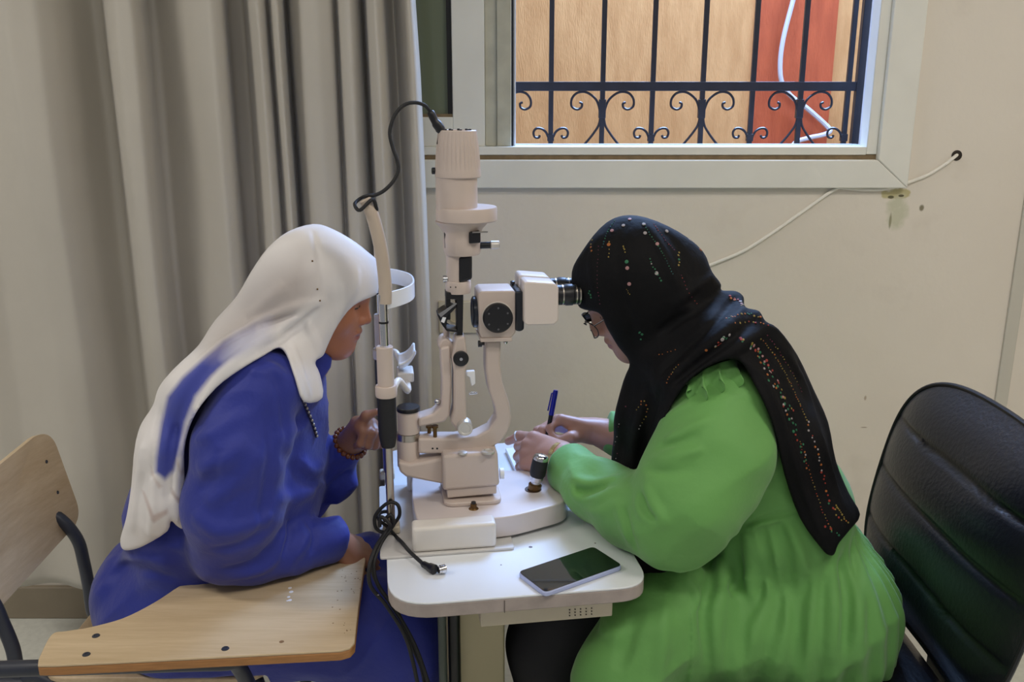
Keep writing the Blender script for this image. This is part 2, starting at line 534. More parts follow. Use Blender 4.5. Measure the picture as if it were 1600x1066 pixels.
# --- facade across the alley
YO = 3.75
M_STUCCO = mat('tan_stucco', srgb(216, 158, 100), 0.9, noise=0.0, nscale=6, stretch=(5, 1, 1.0), col2=srgb(200, 142, 86), bump=0.3, bscale=40)
M_REDST = mat('red_stucco', srgb(194, 90, 50), 0.9, nscale=6, stretch=(5, 1, 1.0), col2=srgb(176, 78, 42), bump=0.3, bscale=40)
struct(MB().box((0.6, YO + 0.1, 2.2), (7.0, 0.2, 4.6)).build('wall_opposite', M_STUCCO, smooth=False))
xa, xb = float(W(1179, 60, YO)[0]), float(W(1303, 60, YO)[0])
struct(MB().box(((xa + xb) / 2, YO - 0.006, 2.2), (xb - xa, 0.03, 4.6)).build('trim_2', M_REDST, smooth=False))
oc = spline([W(1250, -40, YO - 0.06), W(1238, 5, YO - 0.06), (W(1224, 60, YO - 0.06)), W(1219, 100, YO - 0.06), W(1222, 130, YO - 0.06), W(1236, 150, YO - 0.05),
             W(1262, 170, YO - 0.05), W(1290, 195, YO - 0.05), W(1297, 205, YO - 0.06), W(1285, 211, YO - 0.07), W(1262, 216, YO - 0.08), W(1240, 226, YO - 0.1), W(1230, 260, YO - 0.1)], 6)
tag(MB().tube(oc, 0.0095, 8).build('outdoor_cable', mat('outdoor_cable_white', srgb(206, 200, 204), 0.5)), 'loose white cable hanging down the red strip of the facade outside', 'cable')

# --- white cable along the wall
yk = YW - 0.006
cw = spline([W(1496, 241, YW + 0.02), W(1493, 244, yk), W(1475, 258, yk), W(1450, 273, yk), W(1425, 283, yk), W(1412, 288, yk)], 6)
cw2 = spline([W(1310, 293, yk), W(1290, 305, yk), W(1255, 330, yk), W(1205, 365, yk), W(1160, 393, yk), W(1110, 414, yk), W(1075, 432, yk), W(1050, 470, yk), W(1045, 540, yk), W(1050, 640, yk), W(1060, 760, yk)], 6)
mid = spline([W(1412, 288, yk), W(1380, 296, yk), W(1340, 296, yk), W(1310, 293, yk)], 4)
tag(MB().tube(cw[:-1] + mid[:-1] + cw2, 0.0042, 8).build('wall_cable', M_CABLEW), 'thin white cable clipped along the wall below the window frame', 'cable')
hp = W(1495, 243, YW - 0.001)
struct(MB().lathe([(0.013, 0), (0.013, 0.003), (0.008, 0.003)], hp + np.array([0, 0.002, 0]), (0, -1, 0), 16).build('cable_hole_rim', mat('hole_shadow', srgb(52, 46, 40), 0.9), bpy.data.objects['wall_back']))

# --- socket plate on the wall behind the lamp column
so = thing('wall_socket', W(725, 495, YW), 'cream wall socket plate behind the slit lamp column', 'wall socket')
pa, pb = W(686, 520, YW), W(768, 470, YW)
MB().box(((pa[0] + pb[0]) / 2, YW - 0.004, (pa[2] + pb[2]) / 2), (pb[0] - pa[0], 0.008, pb[2] - pa[2])).build('plate', mat('socket_cream', srgb(214, 204, 180), 0.45), so, bevel=0.003)
for du in (-16, 22):
    c = W(727 + du, 494, YW - 0.008)
    MB().lathe([(0.019, 0), (0.019, 0.004), (0.016, 0.005), (0.015, 0.001), (0.0, 0.001)], c, (0, -1, 0), 20).build('outlet', mat('socket_ring', srgb(190, 178, 150), 0.45), so)

# --- curtain
def curtain():
    YC = 2.15
    ctrl = [(-120, .0), (-80, -.04), (-30, -.02), (10, -.035), (35, -.05), (80, -.05), (105, -.03), (140, .02), (166, .05), (183, .05), (190, -.03), (200, -.05), (225, -.055), (238, -.03), (250, .03), (262, .035),
            (285, .0), (320, -.03), (345, -.05), (362, -.035), (371, .04), (395, .05), (402, -.03), (416, -.05), (428, -.03), (432, .005), (437, -.035), (447, -.045), (455, -.01), (460, .06), (467, .0),
            (480, -.03), (505, -.035), (528, -.02), (533, .015), (539, -.03), (555, -.04), (569, -.015), (576, .05), (583, -.03), (596, -.055), (607, -.035), (614, .03), (625, .05), (637, -.02), (647, -.045), (655, -.04), (660, -.01)]
    K0 = 1.9
    X0 = np.array([float(W(u, 210, YC)[0]) for u, _ in ctrl])
    OY = np.array([y for _, y in ctrl]) * K0
    X1 = np.array([float(W(u, 210, YC + o)[0]) for (u, _), o in zip(ctrl, OY)])
    n = 640; m = 90
    L = np.concatenate([[0], np.cumsum(np.hypot(np.diff(X1), np.diff(OY) * 0.6))])
    t_ = np.linspace(0, L[-1], n)
    ker = np.exp(-np.linspace(-2, 2, 11) ** 2); ker /= ker.sum()
    sm = lambda a: np.convolve(np.pad(a, 5, 'edge'), ker, 'valid')
    gX0, gX1, gY = (sm(np.interp(t_, L, a)) for a in (X0, X1, OY))
    box = lambda a, k: np.convolve(np.pad(a, k, 'edge'), np.ones(2 * k + 1) / (2 * k + 1), 'valid')
    sX0, sX1, sY = (box(a, 14) for a in (gX0, gX1, gY))
    zt, zb = 2.6, 0.215
    V = []; F = []
    rnd = np.random.RandomState(4)
    ph = rnd.rand(8) * 6.28
    for j in range(m):
        t = j / (m - 1); z = zt + (zb - zt) * t
        k = 0.7 * np.clip((t - 0.5) / 0.4, 0, 1); amp = 1.0 - 0.25 * t
        bx, fx, fy = (a * (1 - k) + b * k for a, b in ((gX0, sX0), (gX1, sX1), (gY, sY)))
        xs = bx + (fx - bx) * amp; yy = fy * amp
        wob = 0.010 * np.sin(xs * 9 + 2.6 * z + ph[0]) * np.sin(1.7 * z + ph[1]) + 0.006 * np.sin(xs * 31 + 5 * z + ph[2]) * (0.4 + 0.6 * np.sin(2.3 * z + ph[3]) ** 2)
        # right edge drifts outwards towards the hem
        drift = np.clip((gX0 - (X0[-1] - 0.16)) / 0.16, 0, 1)
        xs = xs + drift * np.interp(z, [0.2, 0.9, 1.2, 1.5, 1.75, 2.6], [0.005, 0.012, 0.008, 0.0, -0.012, -0.012])
        for i in range(n):
            V.append((xs[i], min(YC + yy[i] + wob[i], YW - 0.006), z))
    for j in range(m - 1):
        for i in range(n - 1):
            a = j * n + i
            F.append((a, a + 1, a + n + 1, a + n)[::-1])
    mb = MB(); mb.v = V; mb.f = F
    mc = mat('satin_curtain', srgb(196, 190, 178), 0.48, noise=0.06, nscale=4, sheen=0.25, bump=0.12, bscale=14)
    o = mb.build('curtain', mc, angle=180)
    sd = o.modifiers.new('cloth', 'SOLIDIFY'); sd.thickness = 0.002
    tag(o, 'long beige satin curtain hanging in deep folds left of the window', 'curtain')
curtain()
# ================================================================== INSTRUMENT TABLE
ZT = 0.702
tb = thing('instrument_table', T((0, 0.08, 0)), 'small white-topped instrument table with rounded corners carrying the slit lamp', 'table')
TX0, TX1, TY0, TY1 = -0.212, 0.200, -0.288, 0.35
TH_T = 0.026
top_poly = rounded([(TX0, TY0), (TX1, TY0), (TX1, TY1), (TX0, TY1)], [0.075, 0.055, 0.06, 0.06], 8)
M_TOP = mat('white_laminate', srgb(226, 229, 233), 0.24, noise=0.04, nscale=7)
M_BAND = mat('worn_edge_band', srgb(170, 158, 152), 0.55, noise=0.22, nscale=26)
MB(T).prism(top_poly, ZT - 0.0035, ZT, 'z').build('table_top', M_TOP, tb, bevel=0.001)
MB(T).prism(top_poly, ZT - TH_T, ZT - 0.0036, 'z').build('edge_band', M_BAND, tb, bevel=0.0015)
sx = float(Lz(790, 940, ZT)[0])
MB(T).box((sx, TY0 - 0.0003, ZT - 0.016), (0.0012, 0.0016, 0.021)).build('band_joint', mat('joint_dark', srgb(90, 82, 78), 0.8), tb)
# power box under the front edge
p0 = Lp(751, 965, TY0 + 0.03); p1 = Lp(957, 960, TY0 + 0.03)
zb1 = ZT - TH_T - 0.0005; zb0 = zb1 - 0.042
pbx = MB(T).box(((p0[0] + p1[0]) / 2, TY0 + 0.03 + 0.12, (zb0 + zb1) / 2), (p1[0] - p0[0], 0.24, zb1 - zb0)).build('power_box', M_CREAM, tb, bevel=0.002)
hb = MB(T)
for i in range(5):
    for j in range(3):
        q = Lp(890 + i * 8.6, 953 + j * 4.6 - i * 0.6, TY0 + 0.0295)
        hb.lathe([(0.0011, 0), (0.0011, 0.0008)], (q[0], TY0 + 0.0297, q[2]), (0, -1, 0), 8)
hb.build('vent_holes', mat('vent_dark', srgb(60, 50, 44), 0.8), pbx)['kind'] = 'stuff'
sc_ = Lp(941, 982, TY0 + 0.06)
MB(T).lathe([(0.0045, 0), (0.0045, 0.006), (0.003, 0.008)], (sc_[0], TY0 + 0.06, zb0 - 0.0), (0, 0, -1), 12).build('levelling_screw', M_STEEL, tb)
# bracket, lifting column with panel, dark tube and foot
cx_ = float(Lp(745, 1020, 0.0)[0])
q0 = Lp(712, 975, -0.06); q1 = Lp(752, 975, -0.06)
MB(T).box(((q0[0] + q1[0]) / 2 + 0.01, 0.03, zb1 - 0.03), (q1[0] - q0[0] + 0.02, 0.18, 0.06)).build('bracket', M_IVORY, tb, bevel=0.003)
q0 = Lp(699, 1030, -0.08); q1 = Lp(789, 1030, -0.08)
MB(T).box(((q0[0] + q1[0]) / 2, 0.02, 0.325), (q1[0] - q0[0], 0.20, 0.53)).build('column', mat('beige_column', srgb(196, 184, 150), 0.5, noise=0.05, nscale=8), tb, bevel=0.004)
MB(T).box(((q0[0] + q1[0]) / 2, 0.02, 0.602), (q1[0] - q0[0] + 0.003, 0.203, 0.02)).build('column_cap', M_CREAM, tb, bevel=0.002)
qa = Lp(691, 1000, -0.10)
MB(T).cyl((qa[0], -0.10, 0.05), (qa[0], -0.10, zb1), 0.0075).build('support_tube', M_GREENT, tb)
MB(T).cyl((qa[0] + 0.022, -0.095, 0.05), (qa[0] + 0.022, -0.095, zb1), 0.011).build('support_tube', M_BLACKP, tb)
MB(T).prism(rounded([(-0.24, -0.26), (0.22, -0.26), (0.22, 0.36), (-0.24, 0.36)], 0.05), 0.0, 0.06, 'z').build('foot_plate', M_CREAM, tb, bevel=0.006)
# small scuffs on the laminate
sb = MB(T)
for (u, v, r) in ((829, 855, 0.0035), (783, 883, 0.0015), (930, 849, 0.0018), (591, 930, 0.0016)):
    q = Lz(u, v, ZT)
    sb.lathe([(r, 0), (r * 0.8, 0.0003)], (q[0], q[1], ZT), (0, 0, 1), 9)
sb.build('scuff_marks', mat('scuff', srgb(110, 100, 104), 0.8), tb)['kind'] = 'stuff'

# ================================================================== SLIT LAMP
sl = thing('slit_lamp', T((0, 0, ZT)), 'ivory slit lamp microscope with joystick base standing on the white table', 'slit lamp')
ZB0, ZB1 = ZT + 0.0075, ZT + 0.046
# cross-slide plate and rail covers
a = Lz(594, 876, ZT); b = Lz(806, 866, ZT)
plate = rounded([(a[0], a[1]), (b[0], a[1] + 0.002), (b[0], a[1] + 0.29), (a[0], a[1] + 0.29)], [0.006] * 4)
MB(T).prism(plate, ZT + 0.0004, ZT + 0.005, 'z').build('slide_plate', mat('grey_plate', srgb(206, 203, 200), 0.35), sl, bevel=0.001)
ca = Lp(645, 860, a[1] + 0.006); cb = Lp(776, 850, a[1] + 0.006)
ztc = float(Lp(710, 822, a[1] + 0.006)[2])
zc_ = ZT + 0.0052
for k, dy in enumerate((0.0, 0.245)):
    MB(T).box(((ca[0] + cb[0]) / 2, a[1] + 0.006 + 0.018 + dy, (zc_ + ztc) / 2), (cb[0] - ca[0], 0.036, ztc - zc_)).build('rail_cover', M_IVORYW, sl, bevel=0.006, seg=3)
MB(T).cyl(((ca[0] + cb[0]) / 2, a[1] + 0.02, ZT + 0.014), ((ca[0] + cb[0]) / 2, a[1] + 0.265, ZT + 0.014), 0.006).build('axle', M_STEEL, sl)
# moving base
pts = [(652, 812), (700, 815), (745, 812), (800, 806), (845, 795), (880, 784), (888, 768), (882, 752), (864, 741), (838, 736), (800, 735)]
bo = [Lz(u, v, ZB1)[:2] for u, v in pts]
xl = bo[0][0]
ymid = 0.5 * (bo[1][1] + bo[-1][1]) 
bo += [(bo[-1][0] - 0.06, bo[-1][1] + 0.006), (xl + 0.03, bo[-1][1] + 0.016), (xl, bo[-1][1] + 0.010)]
bo = [np.array(p) for p in spline(bo, 4, closed=True)]
MB(T).prism(bo, ZB0, ZB1, 'z').build('base', mat('base_enamel', srgb(214, 203, 200), 0.30, noise=0.04, nscale=9), sl, bevel=0.007, seg=3)
# screw socket on the base
q = Lz(740, 795, ZB1)
sk = MB(T).lathe([(0.009, 0), (0.007, 0.002), (0.0055, 0.003), (0.0055, 0.009), (0.004, 0.010)], (q[0], q[1], ZB1), (0, 0, 1), 16).build('screw_socket', M_BRASS, sl)
MB(T).lathe([(0.0042, 0), (0.0042, 0.0035)], (q[0], q[1], ZB1 + 0.0095), (0, 0, 1), 14).build('cap', M_BLACKP, sk)
# joystick
q = Lz(833, 765, ZB1)
js = MB(T).lathe([(0.0155, 0), (0.0155, 0.0008)], (q[0], q[1], ZB1), (0, 0, 1), 24).build('joystick_well', mat('well_brown', srgb(70, 50, 34), 0.6), sl)
jb = np.array([q[0] + 0.002, q[1], ZB1]); jt = Lp(846, 712, q[1]); jt = np.array([jt[0], q[1], jt[2]])
ax = (jt - jb) / np.linalg.norm(jt - jb); LJ = np.linalg.norm(jt - jb)
MB(T).lathe([(0.012, 0), (0.0125, 0.010), (0.010, 0.012)], jb, ax, 20).build('joystick_boot', M_BRASS, sl)
MB(T).lathe([(0.0085, 0.009), (0.0085, 0.016), (0.0115, 0.018), (0.0125, 0.026)], jb, ax, 20).build('joystick_collar', M_CHROME, sl)
gp = [(0.0125, 0.0262), (0.0145, 0.030), (0.0150, LJ * 0.6), (0.0145, LJ - 0.008)]
MB(T).lathe(gp, jb, ax, 28).build('joystick_grip', M_BLACKR, sl)
MB(T).lathe([(0.0145, LJ - 0.0078), (0.0140, LJ - 0.003), (0.011, LJ + 0.001), (0.005, LJ + 0.0025), (0.0005, LJ + 0.003)], jb, ax, 24).build('joystick_cap', M_CHROME, sl)

def vl(uc, prof, y=0.0, n=28):
    # vertical turned part measured from its outline: (half width px, v px)
    xs = np.mean([Lp(uc, v, y)[0] for _, v in prof])
    pr = [(hw / Lppm(uc, v, y), float(Lp(uc, v, y)[2])) for hw, v in prof]
    pr = pr[::-1] if pr[0][1] > pr[-1][1] else pr
    return MB(T).lathe([(r, z) for r, z in pr], (xs, y, 0), (0, 0, 1), n)
def ext(pts, y0, y1, name, m, parent=None, bevel=0.002, seg=2, smooth_n=0, closed=True):
    poly = [Lp(u, v, y0)[[0, 2]] for u, v in pts]
    if smooth_n: poly = spline(poly, smooth_n, closed=True)
    return MB(T).prism(poly, y0, y1, 'y').build(name, m, parent or sl, bevel=bevel, seg=seg)
IV = M_IVORY
# elevating block
ext([(691, 712), (778, 706), (781, 760), (692, 768)], -0.048, 0.042, 'elevation_block', IV, bevel=0.006, seg=3)
ext([(698, 765), (776, 758), (776, 772), (699, 779)], -0.044, 0.038, 'block_neck', IV, bevel=0.002)
q = Lz(735, 772, ZB1)
MB(T).prism(rounded([(q[0] - 0.052, -0.058), (q[0] + 0.052, -0.058), (q[0] + 0.052, 0.05), (q[0] - 0.052, 0.05)], 0.02), ZB1, ZB1 + 0.008, 'z').build('block_foot', IV, sl, bevel=0.002)
# side knob and top knob of the block
k0 = Lp(781, 740, -0.03)
MB(T).lathe([(0.010, 0), (0.010, 0.007)], (k0[0], -0.03, k0[2]), (1, 0, 0), 18).build('side_knob', M_WHITEP, sl)
zt_ = float(Lp(735, 709, -0.048)[2])
k1 = Lz(763, 707, zt_)
MB(T).lathe([(0.012, 0), (0.012, 0.003), (0.008, 0.004), (0.007, 0.002)], (k1[0], k1[1], zt_), (0, 0, 1), 20).build('lock_knob', M_SILVERK, sl)
k1 = Lz(723, 709, zt_)
MB(T).lathe([(0.008, 0), (0.008, 0.003), (0.003, 0.004)], (k1[0], k1[1], zt_), (0, 0, 1), 16).build('lock_knob', M_SILVERK, sl)
# neck from block to pivot column
ext([(622, 722), (640, 726), (696, 716), (696, 758), (664, 752), (634, 746), (624, 738)], -0.030, 0.026, 'neck', IV, bevel=0.005, seg=3)
# pivot column
vl(638, [(17.5, 727), (17.5, 686), (16.8, 685)]).build('pivot_column', IV, sl)
vl(638, [(17.9, 685.5), (17.9, 676), (17.9, 675.5)]).build('pivot_ring', M_STEEL, sl)
vl(638, [(16.9, 675), (16.9, 640), (16.5, 637)]).build('pivot_column', IV, sl)
vl(638, [(18.4, 641), (18.4, 636.5), (17.2, 635), (1, 634.6)]).build('pivot_cap', M_BLACKP, sl)
# microscope arm
arm = [(759, 533), (759, 580), (763.5, 610), (773, 636), (776, 654), (764, 672), (744, 682), (711, 686), (654, 686), (654, 709.5), (700, 709.5), (741, 708), (763, 703), (783, 691), (795, 674),
       (799.5, 655), (796.5, 631), (785, 598), (781.5, 568), (783, 533)]
ext(arm, -0.022, 0.018, 'microscope_arm', IV, bevel=0.004, seg=3)
for u in (676, 683):
    k = Lp(u, 701, -0.022)
    MB(T).lathe([(0.0018, 0), (0.0018, 0.0008)], (k[0], -0.0218, k[2]), (0, -1, 0), 8).build('arm_screw', M_BLACKP, sl)
# illumination arm (bent) and its tilting carrier
ext([(654, 655), (676, 648), (690, 636), (691, 600), (688, 545), (703, 540), (706, 600), (703, 650), (694, 660), (676, 664), (654, 668)], -0.018, 0.022, 'lamp_arm', IV, bevel=0.004, seg=3)
ext([(712, 528), (727, 526), (730, 552), (731, 570), (727, 580), (729, 650), (730, 672), (716, 676), (704, 660), (709, 640), (709, 580), (706, 560)], -0.026, 0.016, 'tilt_carrier', IV, bevel=0.004, seg=3)
ext([(684, 541), (690, 530), (699, 528), (713, 545), (712, 560), (702, 562), (690, 552)], -0.010, 0.030, 'tilt_shoulder', IV, bevel=0.004, seg=3)
k = Lp(720, 560, -0.026)
kn = MB(T).lathe([(0.0135, 0), (0.0135, 0.004), (0.012, 0.005)], (k[0], -0.026, k[2]), (0, -1, 0), 24).build('pivot_disc', M_BLACKP, sl)
MB(T).lathe([(0.0032, 0), (0.0028, 0.0018)], (k[0], -0.031, k[2]), (0, -1, 0), 14).build('pivot_pin', M_CHROME, kn)
k = Lp(726, 667, -0.030)
MB(T).lathe([(0.0135, -0.014), (0.0135, 0.010), (0.0125, 0.0115), (0.009, 0.0115), (0.0085, 0.011)], (k[0], -0.030, k[2]), (0, -1, 0), 26).build('width_knob', M_SILVERK, sl)
# lever and pins on the carrier
ext([(729, 581), (742, 580), (743, 600), (737, 604), (734, 590), (729, 588)], -0.012, -0.002, 'lever', M_WHITEP, bevel=0.0015)
a_, b_ = Lp(733, 615, -0.01), Lp(746, 614, -0.01)
MB(T).cyl((a_[0], -0.01, a_[2]), (b_[0], -0.01, b_[2]), 0.0025, 0.002, 10).build('stop_pin', M_CHROME, sl)
for u, dy in ((680, -0.012), (671, 0.008)):
    k = Lp(u, 665, dy); k2 = Lp(u, 686, dy)
    MB(T).lathe([(0.0035, 0), (0.0035, k[2] - k2[2] - 0.004), (0.006, k[2] - k2[2] - 0.004), (0.006, k[2] - k2[2])], (k2[0], dy, k2[2]), (0, 0, 1), 12).build('stop_screw', M_BRASS, sl)
k = Lp(684, 628, 0.0)
MB(T).ball((k[0], 0.0, k[2]), 0.006, 12, 8).build('click_knob', M_CHROME, sl)
# mirror unit
ext([(697, 457), (724, 457), (724, 468), (697, 468)], -0.016, 0.014, 'mirror_yoke', M_BLACKP, bevel=0.001)
ext([(697, 466), (704, 466), (704, 500), (697, 500)], -0.012, 0.010, 'mirror_strut', M_BLACKP, bevel=0.001)
ext([(713, 466), (724, 466), (723, 524), (714, 524)], -0.014, 0.012, 'mirror_strut', M_BLACKP, bevel=0.001)
ext([(683, 492), (705, 479), (713, 474), (714, 480), (700, 494), (697, 513), (714, 515), (714, 520), (698, 518), (690, 507)], -0.020, 0.014, 'mirror_holder', M_BLACKP, bevel=0.0015)
ext([(685, 491), (712, 473), (714, 475), (689, 496)], -0.022, 0.016, 'mirror', M_MIRROR, bevel=0.0)
ext([(689, 503), (692, 496), (697, 497), (694, 505)], -0.0235, -0.02, 'mirror_clip', M_WHITEP, bevel=0.0)
vl(698, [(5, 560), (5, 512)], 0.01).build('mirror_rod', IV, sl)
# lamp column, from the clamp upwards
vl(716, [(19, 457), (20, 452), (20, 440), (19, 438)]).build('clamp_ring', IV, sl)
vl(714.5, [(17.5, 440), (18, 395), (18, 385)]).build('slit_tube', IV, sl)
ext([(717, 443), (717, 402), (738, 399), (738, 437)], -0.022, 0.008, 'filter_drum', M_BLACKP, bevel=0.004, seg=3)
k = Lp(696, 436, -0.004)
MB(T).lathe([(0.006, 0), (0.006, 0.007)], (k[0] + 0.003, -0.004, k[2]), (-1, 0, 0), 12).build('clamp_screw', M_CHROME, sl)
for u in (704, 712):
    k = Lp(u, 449, -0.0245)
    MB(T).lathe([(0.0012, 0), (0.0012, 0.001)], (k[0], -0.0235, k[2]), (0, -1, 0), 8).build('set_screw', M_BLACKP, sl)
vl(722, [(27, 397), (29.5, 392), (30, 372), (29, 364), (33, 356), (40, 349), (42, 345)]).build('aperture_body', IV, sl)
ext([(733, 363), (751, 362), (751, 380), (733, 381)], -0.036, -0.012, 'aperture_window', M_BLACKP, bevel=0.002)
a_, b_ = Lp(738, 363, -0.037), Lp(762, 363, -0.037)
MB(T).box(((a_[0] + b_[0]) / 2, -0.037, a_[2]), (b_[0] - a_[0], 0.004, 0.0022)).build('aperture_lever', M_STEEL, sl)
a_, b_, c_ = Lp(750, 383.5, -0.01), Lp(766, 383, -0.01), Lp(783, 382, -0.01)
kn = MB(T).cyl((a_[0], -0.01, a_[2]), (b_[0], -0.01, b_[2]), 0.0058, n=16).build('aperture_knob', M_BLACKP, sl)
MB(T).lathe([(0.006, 0), (0.0074, 0.001), (0.0074, 0.014), (0.006, 0.0155)], (b_[0], -0.01, b_[2]), (1, 0, 0), 14).build('knurled_end', M_SILVERK, kn)
ext([(694, 361), (697, 361), (698, 389), (695, 388)], -0.012, 0.012, 'side_lever', M_BLACKP, bevel=0.001)
# disc (offset), socket cylinder, ribbed cap
vl(729, [(46, 345), (48, 343), (48, 325), (47, 323)]).build('filter_disc', IV, sl, angle=30)
vl(713.5, [(32.5, 328), (32.8, 300), (32.6, 274)], -0.004).build('lamp_housing', IV, sl)
def ribbed():
    m = MB(T); y = -0.004; uc = 715
    prof = [(34.5, 277), (36, 275.5), (36, 270), (35.6, 266), (35.4, 262), (34.5, 245), (33.2, 228), (31.5, 212), (30.2, 204.5), (28.5, 203), (27.5, 203), (26.5, 205), (3, 205)]
    n = 96
    x0 = np.mean([Lp(uc, v, y)[0] for _, v in prof])
    P = []; F = []
    for i, (hw, v) in enumerate(prof):
        r = hw / Lppm(uc, v, y); z = Lp(uc, v, y)[2] if i < 10 else Lp(uc, 203.5 + (1.5 if i > 10 else 0), y)[2]
        for k in range(n):
            rr = r * (1 - (0.035 if (k % 3 == 0 and 4 <= i <= 7) else 0))
            an = 2 * math.pi * k / n
            P.append((x0 + rr * math.cos(an), y + rr * math.sin(an), z))
    for i in range(len(prof) - 1):
        for k in range(n):
            F.append((i * n + k, i * n + (k + 1) % n, (i + 1) * n + (k + 1) % n, (i + 1) * n + k))
    F.append(tuple(range(n))[::-1]); F.append(tuple(range((len(prof) - 1) * n, len(prof) * n)))
    m.add(P, F)
    o = m.build('ribbed_cap', IV, sl, angle=25)
    zt = float(Lp(uc, 205, y)[2])
    for k in range(9):
        an = 2 * math.pi * k / 9
        MB(T).box((x0 + 0.021 * math.cos(an), y + 0.021 * math.sin(an), zt + 0.0015), (0.004, 0.004, 0.004)).build('vent_fin', M_BLACKP, o)
ribbed()
k = Lp(680, 267, -0.004)
MB(T).lathe([(0.0055, 0), (0.0055, 0.008), (0.004, 0.009)], (k[0] + 0.003, -0.004, k[2]), (-1, 0, 0), 12).build('lamp_screw', M_BLACKP, sl)
# lamp cable with its plug
yk_ = -0.01
plug = [Lp(686, 226, yk_), Lp(689, 205, yk_), Lp(680, 190, yk_), Lp(672, 174, yk_)]
plug = [np.array([p[0], yk_, p[2]]) for p in plug]
MB(T).tube(spline(plug, 5), [0.0045] * 5 + [0.008] * 5 + [0.0065] * 5 + [0.0048], 12).build('cable_plug', M_BLACKP, sl)
NPY = -0.05     # near chin-rest post (local y)
cpx = [(672, 174), (664, 165), (650, 160.5), (634, 163), (620, 175), (612, 192), (609, 210), (614, 232), (621, 252), (622, 268), (614, 284), (600, 298), (586, 305), (575, 306)]
cl = []
for i, (u, v) in enumerate(cpx):
    yy = yk_ + (NPY - yk_) * i / (len(cpx) - 1)
    p = Lp(u, v, yy); cl.append((p[0], yy, p[2]))
lp = Lp(570, 315, NPY)
cl += [(lp[0] - 0.006, NPY + 0.014, lp[2] + 0.004), (lp[0] - 0.016, NPY, lp[2] - 0.004), (lp[0] - 0.008, NPY - 0.014, lp[2] - 0.012), (lp[0] + 0.012, NPY - 0.012, lp[2] + 0.004), (lp[0] + 0.018, NPY - 0.004, lp[2] - 0.012), (lp[0] + 0.018, NPY + 0.014, lp[2] - 0.03),
       (lp[0] + 0.02, NPY + 0.03, lp[2] - 0.2)]
MB(T).tube(spline(cl, 6), 0.0030, 8).build('lamp_cable', M_BLACKR, sl)

# microscope
ext([(747, 460), (752, 455), (803, 454), (806, 458), (806, 520), (798, 529), (752, 529), (749, 520)], -0.034, 0.030, 'microscope_body', IV, bevel=0.004, seg=3)
ext([(764, 455), (767, 452.5), (783, 452.5), (787, 455)], -0.02, 0.018, 'body_cover', M_IVORYW, bevel=0.001)
ext([(750, 529), (800, 528), (800, 534), (751, 535)], -0.036, 0.032, 'mounting_plate', IV, bevel=0.001)
k = Lp(777, 495.5, -0.034)
dr = MB(T).lathe([(0.0268, 0), (0.0268, 0.0022)], (k[0], -0.034, k[2]), (0, -1, 0), 36).build('drum_rim', M_IVORYW, sl)
dk = MB(T).lathe([(0.0255, 0.002), (0.0255, 0.011), (0.0235, 0.0135), (0.020, 0.014), (0.0005, 0.0135)], (k[0], -0.034, k[2]), (0, -1, 0), 36).build('magnification_drum', M_BLACKP, sl)
for i in range(6):
    an = math.pi / 6 + i * math.pi / 3
    MB(T).lathe([(0.0018, 0), (0.0015, 0.001)], (k[0] + 0.0185 * math.cos(an), -0.0478, k[2] + 0.0185 * math.sin(an)), (0, -1, 0), 10).build('drum_dot', mat('drum_dot_grey', srgb(92, 92, 96), 0.5), dk)
a_ = Lp(748, 487, -0.0)
MB(T).lathe([(0.027, 0), (0.0275, 0.002), (0.0275, 0.010), (0.024, 0.012), (0.022, 0.010), (0.001, 0.009)], (a_[0], 0, a_[2]), (-1, 0, 0), 32).build('objective_ring', mat('objective_blue_black', srgb(34, 40, 52), 0.28), sl)
ext([(805, 456), (813, 455), (820, 458), (819, 516), (812, 519), (805, 517)], -0.036, 0.034, 'head_mount', mat('mount_black', srgb(30, 34, 42), 0.35), bevel=0.003)
# binocular prism housings and eyepieces
def oct_(u, v, y0, y1, ev, name):
    ext([(u, v), (u + 4, v - 3), (u + 48, v), (u + 54, v + 6), (u + 54, v + 58), (u + 47, v + 65), (u + 5, v + 66), (u, v + 62)], y0, y1, name, M_IVORYW if False else mat('prism_ivory', srgb(222, 210, 202), 0.36), bevel=0.004, seg=3)
oct_(819, 443, -0.052, -0.006, 0, 'prism_housing')
e0 = Lp(872, 461, -0.03); e1 = Lp(907, 461, -0.03)
L_ = e1[0] - e0[0]
def eyepiece(yc):
    o = MB(T).lathe([(0.0175, -0.002), (0.0175, L_ * 0.28), (0.0188, L_ * 0.33), (0.0188, L_ * 0.62), (0.0172, L_ * 0.66), (0.0172, L_ * 0.97), (0.0150, L_), (0.0125, L_), (0.0120, L_ - 0.004), (0.0005, L_ - 0.004)],
                    (e0[0], yc, e0[2]), (1, 0, 0), 32).build('eyepiece', M_BLACKP, sl)
    for f in (0.15, 0.74, 0.9):
        MB(T).lathe([(0.0177 if f < 0.3 else 0.0175, 0), (0.0177 if f < 0.3 else 0.0175, 0.0022)], (e0[0] + L_ * f, yc, e0[2]), (1, 0, 0), 28).build('eyepiece_ring', M_STEEL, o)
eyepiece(-0.030)
pz = MB(T)
h0 = Lp(819, 443, -0.052); h1 = Lp(873, 508, -0.052)
oct2 = [Lp(u, v, -0.052)[[0, 2]] for u, v in [(819, 443), (823, 440), (867, 443), (873, 449), (873, 501), (866, 508), (824, 509), (819, 505)]]
MB(T).prism(oct2, 0.008, 0.054, 'y').build('prism_housing', mat('prism_ivory', srgb(222, 210, 202), 0.36), sl, bevel=0.004, seg=3)
eyepiece(0.031)
k = Lp(801, 456, 0.02); k2 = Lp(801, 444, 0.02)
